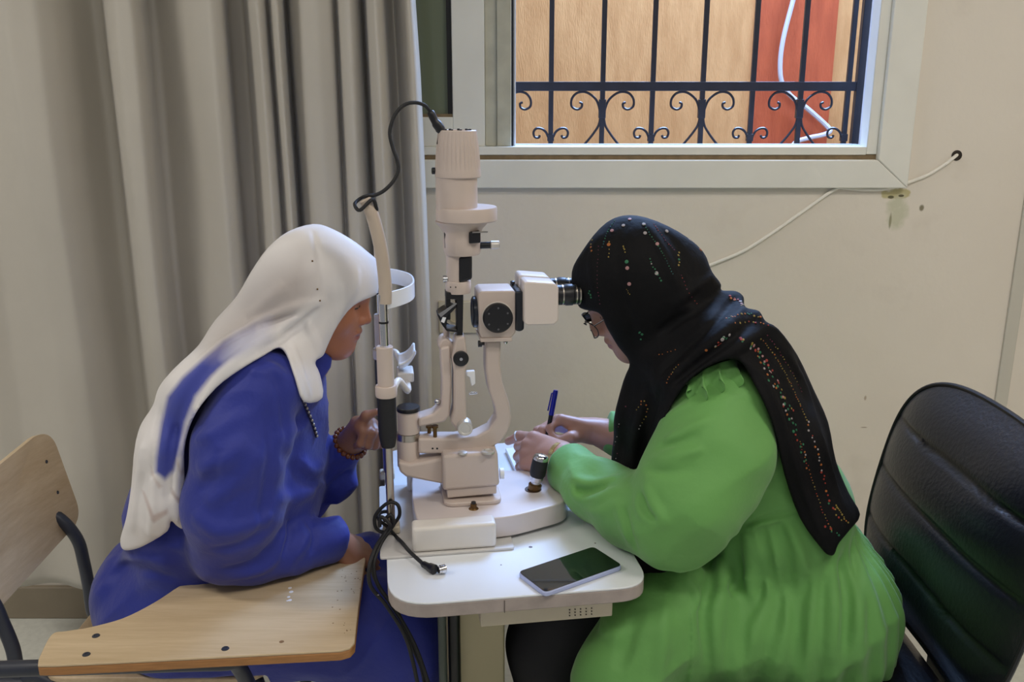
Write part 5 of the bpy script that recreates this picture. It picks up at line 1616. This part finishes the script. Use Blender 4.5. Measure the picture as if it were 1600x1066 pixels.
    for k in range(20):
        t = 2 * math.pi * k / 20
        MB().ball(wc + .032 * (math.cos(t) * e1 + math.sin(t) * e2), .0055, 10, 7).build('bead', mat('brown_bead', srgb(112, 62, 32), 0.22), bl)
patient()
# ================================================================== EXAMINER (right)
def examiner():
    Yc = 1.545
    p = lambda u, v, Y: W(u, v, Y)
    r = lambda px, u, v, Y: px / ppm(u, v, Y)
    hd = Head(p(927.5, 523, Yc), math.radians(30), math.pi + math.radians(2), 0.885)
    ps = thing('person', (p(1250, 960, Yc)[0], Yc, 0), 'seated person in green dress, black embroidered headscarf and glasses writing with a pen', 'person')
    HS = hd.shape()
    # near (left) hand holding the paper
    LH = Shape()
    wl = p(876, 716, 1.585); kl = p(806, 700, 1.665)
    LH.rc(p(960, 775, 1.46), wl, .040, .027, .01)
    _, _, thl = hand(LH, wl, kl - wl, (-.15, -.72, .66), 1, .98, (.55, .55, .5, .5), .06,
         thumb=[p(838, 686, 1.675), p(812, 682, 1.705), p(794, 690, 1.715)], base_curl=(.45, .5, .55, .6))
    # far (right) hand with the pen
    RH = Shape()
    wr = p(930, 674, 1.765); kr = p(866, 662, 1.775)
    RH.rc(p(1010, 690, 1.72), wr, .040, .028, .01)
    pen_t, pen_b = p(868.5, 610, 1.755), p(851, 702, 1.735)
    gp = pen_b + (pen_t - pen_b) * .22
    hand(RH, wr, kr - wr + np.array([0, 0, .004]), (.05, .62, .75), 1, .95, (.62, .85, 1.0, 1.1), .02,
         thumb=[p(892, 684, 1.725), p(872, 690, 1.722), p(857, 694, 1.728)], base_curl=(.62, .75, .85, .9))
    BD = Shape()
    sh_n, sh_f = p(1120, 640, 1.40), p(1080, 620, 1.70)
    el_n, el_f = p(1040, 826, 1.345), p(1030, 720, 1.74)
    BD.chain([(p(1050, 555, Yc), .05), (p(1120, 650, Yc), .075), (p(1200, 800, Yc), .08), (p(1245, 930, Yc), .085)], .05)
    BD.chain([(sh_n, .045), (el_n, .045), (wl, .028)], .02).chain([(sh_f, .055), (el_f, .042), (wr, .028)], .02)
    for yy in (1.45, 1.63):
        kk = np.array([.20, yy, .50]); an = np.array([.17, yy, .09])
        BD.chain([(np.array([.56, yy, .53]), .085), (kk, .058), (an, .036)], .03).rc(an + [.02, 0, -.05], an + [-.13, 0, -.055], .032, .026, .03)
    parts = []
    for S, pts, h in ((HS, [hd.w(.13, 0, 0), hd.w(-.13, .1, .14), hd.w(-.1, -.1, -.22), hd.w(.05, -.1, -.2)], .0017), (LH, [p(960, 775, 1.46), wl, kl + [-.07, .07, .04], kl - [-.02, .05, .09]], .0022),
                      (RH, [p(1010, 690, 1.72), wr, kr + [-.06, .05, .05], kr - [.03, .09, .08]], .0022), (BD, [[0.0, 1.25, 0.0], [.75, 1.85, 1.2]], .008)):
        lo, hi = bbox(pts, .035)
        V, F = nets(S, lo, hi, h); V = relax(V, F, 1)
        c = hd.colors(V, (.40, .21, .155), (.33, .14, .125)) if S is HS else np.tile((.50, .27, .20), (len(V), 1)) * (1 + .12 * vnoise((V * 70).astype(f32))[:, None])
        parts.append((V, F, c))
    o = 0; VV = []; FF = []; CC = []
    for V, F, c in parts:
        VV.append(V); FF.append(F + o); CC.append(c); o += len(V)
    mesh_obj('body', np.concatenate(VV), np.concatenate(FF), M_SKIN, ps, np.concatenate(CC))
    # ---- dress
    TS = Shape()
    TS.el(p(1105, 640, Yc), (r(95, 1105, 640, Yc), .17, r(100, 1105, 640, Yc)), None, .05)
    TS.el(p(1155, 680, Yc), (r(112, 1155, 680, Yc), .175, r(135, 1155, 680, Yc)), rotm(math.radians(-22)), .06)
    TS.el(p(1205, 790, Yc), (r(118, 1205, 790, Yc), .185, r(100, 1205, 790, Yc)), rotm(math.radians(-18)), .06)
    SK = Shape()
    SK.el(p(1240, 930, Yc), (r(136, 1240, 930, Yc), .215, r(140, 1240, 930, Yc)), None, .06)
    SK.el(p(1235, 1030, Yc), (r(130, 1235, 1030, Yc), .22, r(120, 1235, 1030, Yc)), None, .06)
    for yy, kx in ((1.435, .255), (1.63, .24)):
        SK.chain([(np.array([.56, yy, .535]), .115), (np.array([.32, yy, .515]), .098), (np.array([kx, yy, .49]), .080), (np.array([kx - .035, yy, .18]), .10)], .07)
    SK.rc((.21, 1.43, .18), (.21, 1.63, .18), .10, .10, .06)
    SK.chain([(p(1060, 930, 1.40), .05), (p(1010, 985, 1.36), .06), (p(965, 1060, 1.33), .06), (np.array([.12, 1.33, .25]), .07)], .06)
    AS = Shape()
    AS.chain([(p(1130, 640, 1.415), .078), (p(1115, 710, 1.375), .088), (p(1078, 780, 1.345), .085), (p(1045, 822, 1.345), .068)], .04)
    AS.chain([(p(1045, 818, 1.345), .066), (p(985, 800, 1.40), .056), (p(930, 765, 1.475), .050), (p(893, 735, 1.545), .036), (p(882, 722, 1.572), .0345)], .035)
    FS = Shape()
    FS.chain([(p(1085, 640, 1.70), .07), (p(1030, 715, 1.74), .058), (p(975, 682, 1.76), .042), (p(945, 670, 1.768), .037)], .03)
    def base(P): return smin(smin(smin(TS(P), SK(P), .05), AS(P), .018), FS(P), .02)
    crl = creases(base, [
        ([(1040, 690), (1070, 672), (1110, 655)], .007, .005), ([(1030, 700), (1065, 690), (1095, 678)], .006, -.005), ([(1018, 718), (1060, 712), (1100, 702)], .007, .004), ([(1010, 735), (1050, 738), (1090, 730)], .009, -.004),
        ([(1035, 660), (1060, 640), (1085, 628)], .006, .004), ([(1010, 755), (1022, 790), (1040, 816)], .008, .008), ([(1005, 770), (1010, 800), (1030, 815)], .007, -.006),
        ([(996, 775), (1000, 800), (1018, 815), (1040, 818)], .006, .006), ([(975, 795), (985, 830), (992, 862)], .008, -.005), ([(965, 785), (975, 815), (985, 850)], .008, .005),
        ([(893, 760), (905, 778), (930, 782), (960, 770), (985, 770)], .007, .011), ([(895, 748), (920, 755), (950, 750), (965, 745)], .007, .009), ([(898, 768), (920, 768), (950, 760)], .007, -.009),
        ([(908, 790), (935, 800), (960, 790), (985, 785)], .009, .004),  
        ([(1165, 822), (1190, 812), (1245, 800)], .005, -.005), ([(1165, 830), (1190, 819), (1245, 807)], .005, .004),
        ([(1106, 885), (1110, 910), (1100, 960), (1108, 1040)], .011, -.012), ([(1124, 872), (1128, 905), (1120, 970), (1120, 1060)], .012, .010), ([(1145, 835), (1155, 900), (1160, 980), (1165, 1060)], .010, -.006),
        ([(1165, 832), (1172, 880), (1178, 950)], .010, .006), ([(1190, 822), (1200, 870), (1215, 940)], .008, -.007), ([(1215, 815), (1225, 860), (1240, 930), (1250, 1040)], .010, -.008), ([(1228, 812), (1245, 850), (1262, 900)], .009, .006),
        ([(1330, 840), (1345, 900), (1342, 980), (1320, 1050)], .012, .006), ([(1310, 870), (1325, 930), (1318, 1010)], .010, -.006), ([(1060, 890), (1085, 920), (1098, 955)], .010, .006),
        ([(1290, 880), (1300, 950), (1290, 1040)], .014, .005), ([(1000, 940), (985, 990), (965, 1050)], .012, -.006), ([(1040, 940), (1035, 1000), (1030, 1060)], .012, .006)])
    c_d = p(868, 716, 1.60) - p(893, 735, 1.545); c_d /= np.linalg.norm(c_d); c_p = p(887, 729, 1.562)
    f_d = p(930, 672, 1.765) - p(975, 682, 1.76); f_d /= np.linalg.norm(f_d); f_p = p(948, 665, 1.768)
    def dress(P):
        d = base(P) - crl(P)
        d = d - .005 * vnoise(P * np.array([9, 9, 6], f32)) - .0028 * vnoise(P * np.array([24, 24, 12], f32))
        q = np.stack([(P[:, 0] + .4 * P[:, 2]) * 5, P[:, 1] * 8, (P[:, 2] - .4 * P[:, 0]) * 16], 1).astype(f32)
        d = d - .011 * (.30 - np.abs(vnoise(q + 2.5 * vnoise(P * 6)[:, None])) * 1.6)
        # gathers below the waist seam
        t = np.clip((.73 - P[:, 2]) / .12, 0, 1)
        an = np.arctan2(P[:, 1] - 1.53, P[:, 0] - .56)
        d = d - t * .0045 * np.sin(an * 30 + 6 * vnoise(P * 5)) * (P[:, 0] > .30)
        near = (AS(P) < .03) & (P[:, 0] < .16) & (P[:, 2] > .70)
        d = np.where(near, smax(d, (P - c_p) @ c_d.astype(f32), .004), d)
        fn_ = (FS(P) < .03) & (P[:, 0] < .25) & (P[:, 2] > .72)
        d = np.where(fn_, smax(d, (P - f_p) @ f_d.astype(f32), .004), d)
        return smax(d, np.where(P[:, 0] > .235, .4535, .10).astype(f32) - P[:, 2], .01)
    M_GREEN = mat('apple_green_cloth', srgb(106, 162, 86), 0.62, noise=0.06, nscale=8, sheen=0.15, bump=0.30, bscale=20, spec=0.3)
    V, F = nets(dress, np.array([0.0, 1.19, .07]), np.array([.80, 1.90, 1.14]), .0039); V = relax(V, F, 1, .3)
    mesh_obj('dress', V, F, M_GREEN, ps)
    # dark trousers in front of the skirt
    LG = Shape()
    for yy in (1.50, 1.64):
        LG.chain([(np.array([.30, yy, .53]), .085), (np.array([.105, yy, .50]), .080), (np.array([.075, yy, .44]), .078), (np.array([.085, yy, .10]), .06)], .04)
    V, F = nets(LG, np.array([-.04, 1.36, .02]), np.array([.42, 1.78, .66]), .007); V = relax(V, F, 1)
    mesh_obj('trousers', V, F, mat('dark_navy_cloth', srgb(20, 20, 28), 0.75, noise=.1, nscale=10), ps)
    # ---- headscarf
    SS = Shape()
    SS.el(hd.w(-.014, 0, .036), np.array([.117, .094, .102]) * .90, hd.R, .03)
    SS.el(p(985, 425, Yc), (r(92, 985, 425, Yc), .090, r(86, 985, 425, Yc)), rotm(math.radians(25)), .03)
    SS.el(p(1045, 455, Yc), (r(86, 1045, 455, Yc), .088, r(78, 1045, 455, Yc)), rotm(math.radians(40)), .04)
    SS.chain([(p(985, 490, Yc), .072), (p(1030, 560, Yc), .074)], .04)
    SS.chain([(p(1070, 510, Yc), .075), (p(1120, 520, Yc), .062)], .04)
    SS.chain([(p(1040, 560, Yc - .06), .04), (p(1100, 520, Yc - .08), .045), (p(1150, 482, Yc - .03), .026), (p(1150, 480, Yc + .05), .026)], .02)
    SS.chain([(p(1060, 590, 1.44), .045), (p(1130, 545, 1.42), .045), (p(1190, 520, 1.46), .045), (p(1200, 515, 1.58), .045)], .03)
    SS.chain([(p(1190, 560, 1.50), .065), (p(1250, 680, 1.49), .055), (p(1300, 800, 1.48), .038)], .05)
    SS.chain([(p(1180, 600, 1.42), .05), (p(1235, 700, 1.40), .045), (p(1285, 820, 1.385), .036), (p(1300, 850, 1.38), .022)], .04)
    for yy in (1.52, 1.58, 1.64):
        SS.chain([(p(1030, 570, yy), .045), (p(1000, 640, yy), .042), (p(988, 730, yy), .036), (p(985, 800, yy), .030)], .04)
    out = [(893, 425), (908, 395), (938, 356), (970, 337), (1010, 340), (1060, 362), (1098, 392), (1112, 424), (1127, 444), (1126, 454), (1148, 453), (1162, 464), (1164, 480), (1186, 486), (1196, 502), (1216, 514), (1246, 555), (1272, 610), (1294, 660), (1306, 720), (1326, 770), (1344, 804),
           (1328, 828), (1310, 850), (1304, 866), (1296, 868), (1284, 858), (1250, 810), (1225, 740), (1206, 660), (1176, 596), (1152, 562), (1112, 570), (1074, 598), (1044, 645), (1022, 702), (1008, 750), (995, 778), (955, 770), (955, 735), (958, 660), (974, 595), (984, 567), (966, 542), (948, 512), (936, 489), (905, 481), (896, 455)]
    reg = poly_px(out, 3)
    AS2 = Shape(); AS2.chain([(p(1130, 640, 1.415), .078), (p(1122, 680, 1.39), .080)], .03)
    def sb(P): return smin(SS(P), smin(TS(P), AS2(P), .03) - .020, .03)
    crs = creases(sb, [
        ([(1040, 600), (1080, 560), (1130, 520), (1165, 478)], .008, .008), ([(1030, 585), (1070, 545), (1120, 500), (1145, 468)], .006, -.007), ([(1060, 610), (1105, 575), (1150, 545), (1200, 512)], .008, .007),
        ([(1050, 600), (1095, 565), (1140, 532), (1180, 498)], .006, -.006), ([(1127, 450), (1095, 480), (1060, 500), (1030, 520)], .007, -.007), ([(1118, 430), (1080, 455), (1050, 480)], .008, .004),
        ([(940, 360), (925, 410), (935, 470)], .010, .003), ([(975, 345), (965, 400), (975, 470), (995, 540)], .009, -.003), ([(1010, 345), (1040, 400), (1060, 450), (1070, 500)], .010, .004), ([(1040, 360), (1070, 400), (1085, 440)], .008, -.003),
        ([(1150, 560), (1195, 595), (1232, 690), (1262, 780), (1290, 850)], .007, .005), ([(1175, 540), (1225, 600), (1258, 690), (1290, 790)], .008, -.005), ([(1210, 530), (1250, 590), (1280, 680), (1310, 770)], .009, .005),
        ([(985, 600), (975, 660), (970, 730)], .008, -.006), ([(1010, 610), (995, 670), (985, 740)], .008, .006), ([(1035, 600), (1015, 660), (1000, 720)], .006, -.005)])
    def scarf(P):
        d = sb(P) - crs(P) - .0045 * vnoise(P * np.array([15, 15, 10], f32))
        return within(d, reg, P)
    lo, hi = bbox([p(885, 330, 1.38), p(1355, 880, 1.34), p(940, 820, 1.7), p(1350, 480, 1.72), p(890, 420, 1.68)], .02)
    V, F = nets(scarf, lo, hi, .0031); V = relax(V, F, 1)
    sco = mesh_obj('headscarf', V, F, mat('black_scarf_cloth', srgb(9, 9, 12), 0.75, noise=.2, nscale=30, spec=0.2, bump=0.15, bscale=70), ps)
    # scarf end showing under the elbow
    TL = Shape(); TL.chain([(p(1000, 870, 1.45), .030), (p(1040, 893, 1.42), .026), (p(1085, 915, 1.40), .012)], .02)
    V, F = nets(TL, *bbox([p(990, 860, 1.45), p(1095, 925, 1.38)], .05), .004)
    mesh_obj('scarf_end', relax(V, F, 1), F, MATS['black_scarf_cloth'], ps)
    # ---- embroidery: stitched dots in lines on the cloth
    rs = random.Random(3)
    PAL = dict(p=srgb(214, 160, 160), w=srgb(206, 196, 196), g=srgb(52, 140, 96), t=srgb(40, 120, 120), r=srgb(186, 62, 44), o=srgb(206, 120, 50), y=srgb(184, 158, 70), m=srgb(120, 40, 70), b=srgb(60, 80, 150))
    dots = []
    def run(pts, pal, step, rad, jit=1.0):
        pp = np.array([tuple(q) for q in spline(pts, 10)])
        L = np.concatenate([[0], np.cumsum(np.linalg.norm(np.diff(pp, axis=0), axis=1))])
        t = 0.0
        while t < L[-1]:
            u = np.interp(t, L, pp[:, 0]) + rs.uniform(-jit, jit); v = np.interp(t, L, pp[:, 1]) + rs.uniform(-jit, jit)
            dots.append((u, v, rad * rs.uniform(.7, 1.2), PAL[rs.choice(pal)]))
            t += step * rs.uniform(.8, 1.3)
    run([(1005, 348), (1018, 370), (1035, 395), (1052, 430)], 'tg', 4, .0011, .4); run([(960, 345), (948, 365), (940, 390)], 'tg', 4, .0011, .4)
    run([(1022, 350), (1040, 375), (1055, 392)], 'mr', 4, .0011, .4); run([(935, 385), (933, 440), (938, 480)], 'm', 6, .0009, .4)
    run([(1065, 430), (1075, 455), (1090, 475)], 'mr', 6, .0011, .6)
    for u, v, c in ((956, 360, 'p'), (974, 352, 'w'), (984, 342, 'p'), (1006, 350, 'w'), (1008, 364, 'w'), (1027, 381, 'p'), (979, 409, 'g'), (980, 419, 'p'), (983, 444, 'p'), (1042, 361, 'w'), (1078, 374, 'w'), (1095, 390, 'o'),
                    (1092, 529, 'p'), (1110, 508, 'p'), (1117, 501, 'p'), (1129, 531, 'w'), (1140, 531, 'w'), (1026, 427, 'w'), (951, 382, 'o')):
        dots.append((u, v, .0034, PAL[c]))
    run([(924, 375), (923, 395)], 'roy', 5, .0017, 1.0); run([(952, 378), (951, 402)], 'yw', 6, .0012, .6); run([(1015, 405), (1025, 425), (1034, 440)], 'wg', 5, .0017, 1.0); run([(1060, 395), (1061, 415)], 'goy', 5, .002, 1.2)
    run([(975, 385), (978, 395)], 'y', 3, .0013, 2); run([(1000, 518), (1002, 530)], 'g', 3, .0022, 2.5); run([(920, 455), (922, 465)], 'g', 3, .002, 1.5); run([(980, 452), (983, 462)], 'y', 3, .0009, 1.5)
    run([(1140, 462), (1158, 472), (1160, 480)], 'rowp', 3, .0024, 3.0); run([(1135, 498), (1165, 490), (1190, 496)], 'oyg', 4, .0018, 1.5); run([(1150, 505), (1175, 502), (1200, 510)], 'ryo', 6, .0016, 1.5)
    run([(1105, 548), (1140, 527), (1175, 545), (1205, 590), (1228, 640), (1250, 690), (1262, 730)], 'roggw', 5, .0024, 4.0); run([(1110, 545), (1150, 530), (1188, 552), (1215, 600), (1240, 650)], 'gpyr', 6, .0026, 3.5)
    run([(1190, 530), (1220, 570), (1245, 620), (1262, 660)], 'yoy', 4, .0012, 1.0); run([(1200, 525), (1228, 565), (1255, 615)], 'ym', 5, .0011, 1.0); run([(1250, 690), (1268, 745), (1282, 790), (1300, 830)], 'yor', 5, .0011, 1.2)
    run([(1262, 660), (1278, 710), (1290, 760)], 'wro', 6, .0018, 2.5); run([(1288, 770), (1305, 800), (1316, 815)], 'rogy', 5, .0019, 3.0); run([(1306, 790), (1325, 818)], 'oy', 3.5, .0016, 1.0); run([(1290, 825), (1312, 835)], 'rg', 5, .002, 3)
    run([(1060, 570), (1045, 590), (1040, 600)], 'yo', 5, .0012, 1.0); run([(1030, 555), (1060, 545)], 'o', 6, .0009, 1.0); run([(995, 640), (1005, 625), (1012, 645)], 'yoy', 5, .0015, 2.0); run([(975, 640), (985, 625)], 'bm', 6, .0015, 2.0)
    run([(1000, 670), (1008, 650)], 'yw', 5, .0012, 2.0); run([(968, 660), (962, 700), (965, 720)], 'wm', 9, .001, 3.0)
    px = [(a, b) for a, b, _, _ in dots]
    Q, ok = march(scarf, px)
    eps = .0015
    G = np.stack([scarf((Q + np.eye(3)[i] * eps).astype(f32)) - scarf((Q - np.eye(3)[i] * eps).astype(f32)) for i in range(3)], 1)
    G /= np.linalg.norm(G, axis=1)[:, None] + 1e-9
    V = []; F = []; C = []
    for q, n, k, (_, _, rad, c) in zip(Q, G, ok, dots):
        if not k: continue
        t = np.cross(n, [0, 0, 1.0]); t /= np.linalg.norm(t) + 1e-9; b = np.cross(n, t)
        o = len(V)
        for zz, sc in ((-.001, 1.0), (.0003, .9)):
            for j in range(8):
                a = 2 * math.pi * j / 8
                V.append(q + n * zz + rad * sc * (math.cos(a) * t + math.sin(a) * b)); C.append(tuple(.55 * x for x in c[:3]))
        V.append(q + n * .0005); C.append(tuple(.55 * x for x in c[:3]))
        for j in range(8):
            F.append((o + j, o + (j + 1) % 8, o + 8 + (j + 1) % 8, o + 8 + j)); F.append((o + 8 + j, o + 8 + (j + 1) % 8, o + 16))
    me = bpy.data.meshes.new('embroidery')
    l = np.array(ps.location)
    me.from_pydata([tuple(np.array(v) - l) for v in V], [], F); me.update()
    ca = me.color_attributes.new('Col', 'FLOAT_COLOR', 'POINT')
    ca.data.foreach_set('color', np.concatenate([np.array(C), np.ones((len(C), 1))], 1).astype(f32).ravel())
    me.materials.append(mat('embroidery_thread', (1, 1, 1, 1), .6, attr='Col'))
    eo = bpy.data.objects.new('embroidery', me); COL.objects.link(eo); eo.parent = sco; eo['kind'] = 'stuff'
    # ---- ruffle on the shoulder
    rp = [tuple(q) for q in spline([(1066, 604), (1080, 596), (1095, 585), (1112, 577), (1130, 571), (1148, 566), (1160, 570)], 14)]
    Q, ok = march(lambda P: smin(dress(P), 9.0, .01), rp)
    n = len(Q); V = []; F = []
    mrows = 7
    for i, q in enumerate(Q):
        t = i / (n - 1)
        ph = math.sin(t * 2 * math.pi * 4.2 + .6)
        ph2 = math.sin(t * 2 * math.pi * 4.2 + 2.0)
        wdt = (.046 + .010 * ph2) * min(1, 5 * t + .35) * min(1, 5 * (1 - t) + .35)
        for j in range(mrows):
            s = j / (mrows - 1)
            dirv = np.array([-.05 + .20 * t, -.58, -.60])
            V.append(q + np.array([.002, -.012, .012]) + dirv * wdt * s + np.array([.009 * ph2, -.012 * ph - .006, .010 * ph]) * s ** 1.2)
    for i in range(n - 1):
        for j in range(mrows - 1):
            a = i * mrows + j; F.append((a, a + 1, a + mrows + 1, a + mrows))
    ro = MB().add(V, F).build('ruffle', M_GREEN, ps, angle=180)
    sd = ro.modifiers.new('cloth', 'SOLIDIFY'); sd.thickness = .0016; sd.offset = 0
    ss_ = ro.modifiers.new('soft', 'SUBSURF'); ss_.levels = 1; ss_.render_levels = 1
    # ---- glasses
    gl = []
    M_FRM = mat('thin_dark_frame', srgb(52, 50, 54), .3, metal=.7)
    M_LENS = bpy.data.materials.new('spectacle_lens'); M_LENS.use_nodes = True
    bb = M_LENS.node_tree.nodes['Principled BSDF']; bb.inputs['Roughness'].default_value = .02; bb.inputs['Transmission Weight'].default_value = 1.0; bb.inputs['IOR'].default_value = 1.05
    lens = []
    fr = MB()
    for sgn in (-1, 1):
        ring = []
        for k in range(28):
            a = 2 * math.pi * k / 28
            ring.append(hd.w(.120 - .006 * abs(math.cos(a)) - .010 * (sgn * .031 + .025 * math.cos(a)) ** 2 / .003, sgn * .031 + .025 * math.cos(a), -.010 + .019 * math.sin(a)))
        fr.tube(ring, .0011, 6, closed=True); lens.append(ring)
        fr.tube([hd.w(.106, sgn * .056, .000), hd.w(.06, sgn * .072, .006), hd.w(-.01, sgn * .074, .004)], .0013, 6)
    fr.tube([hd.w(.118, -.007, -.004), hd.w(.121, 0, -.001), hd.w(.118, .007, -.004)], .0012, 6)
    go = fr.build('glasses', M_FRM, ps)
    for ring in lens:
        MB().add(ring, [tuple(range(28))]).build('lens', M_LENS, go)
    # ---- bangle, ring
    d = (kl - wl) / np.linalg.norm(kl - wl); e1 = np.cross(d, [0, 0, 1.]); e1 /= np.linalg.norm(e1); e2 = np.cross(d, e1)
    bc = wl + d * .003
    P = []; Fc = []
    for k in range(36):
        a = 2 * math.pi * k / 36
        rv = math.cos(a) * e1 + math.sin(a) * e2
        for s, rr in ((-.0045, .0285), (.0045, .0285), (.0045, .0302), (-.0045, .0302)): P.append(bc + d * s + rv * rr)
    for k in range(36):
        for j in range(4):
            Fc.append((k * 4 + j, k * 4 + (j + 1) % 4, ((k + 1) % 36) * 4 + (j + 1) % 4, ((k + 1) % 36) * 4 + j))
    MB().add(P, Fc).build('bangle', mat('gold_bangle', srgb(226, 200, 140), .25, metal=.85), ps, angle=30)
    td = thl[2] - thl[1]; td /= np.linalg.norm(td); t1 = np.cross(td, [0, 0, 1.]); t1 /= np.linalg.norm(t1); t2 = np.cross(td, t1); rc_ = thl[1] + td * .004
    MB().tube([rc_ + .0116 * (math.cos(a) * t1 + math.sin(a) * t2) for a in np.linspace(0, 2 * math.pi, 24, endpoint=False)], .0018, 8, closed=True).build('finger_ring', mat('silver_ring', srgb(232, 232, 236), .25, metal=.6), ps)
    # ---- pen (held, a thing of its own)
    pn = thing('ballpoint_pen', pen_b, 'blue and black ballpoint pen held upright in the writing hand', 'pen')
    ax = pen_t - pen_b; L = np.linalg.norm(ax)
    MB().lathe([(.0008, -.006), (.0030, .006), (.0046, .014), (.0048, L * .60)], pen_b, ax, 14).build('barrel', mat('pen_black', srgb(20, 20, 26), .35), pn)
    MB().lathe([(.0052, L * .58), (.0054, L * .62), (.0054, L * .97), (.0045, L)], pen_b, ax, 14).build('cap', mat('pen_blue', srgb(34, 40, 160), .25), pn)
    axn = ax / L
    sd_ = np.cross(axn, [0, 1, 0]); sd_ /= np.linalg.norm(sd_)
    c0 = pen_b + axn * L * .95 - np.array([.0075, .002, 0]); c1 = pen_b + axn * L * .66 - np.array([.0085, .002, 0])
    MB().tube([pen_b + axn * L * .97, c0, c1], .0016, 6).build('clip', mat('pen_blue', srgb(34, 40, 160), .25), pn)
examiner()
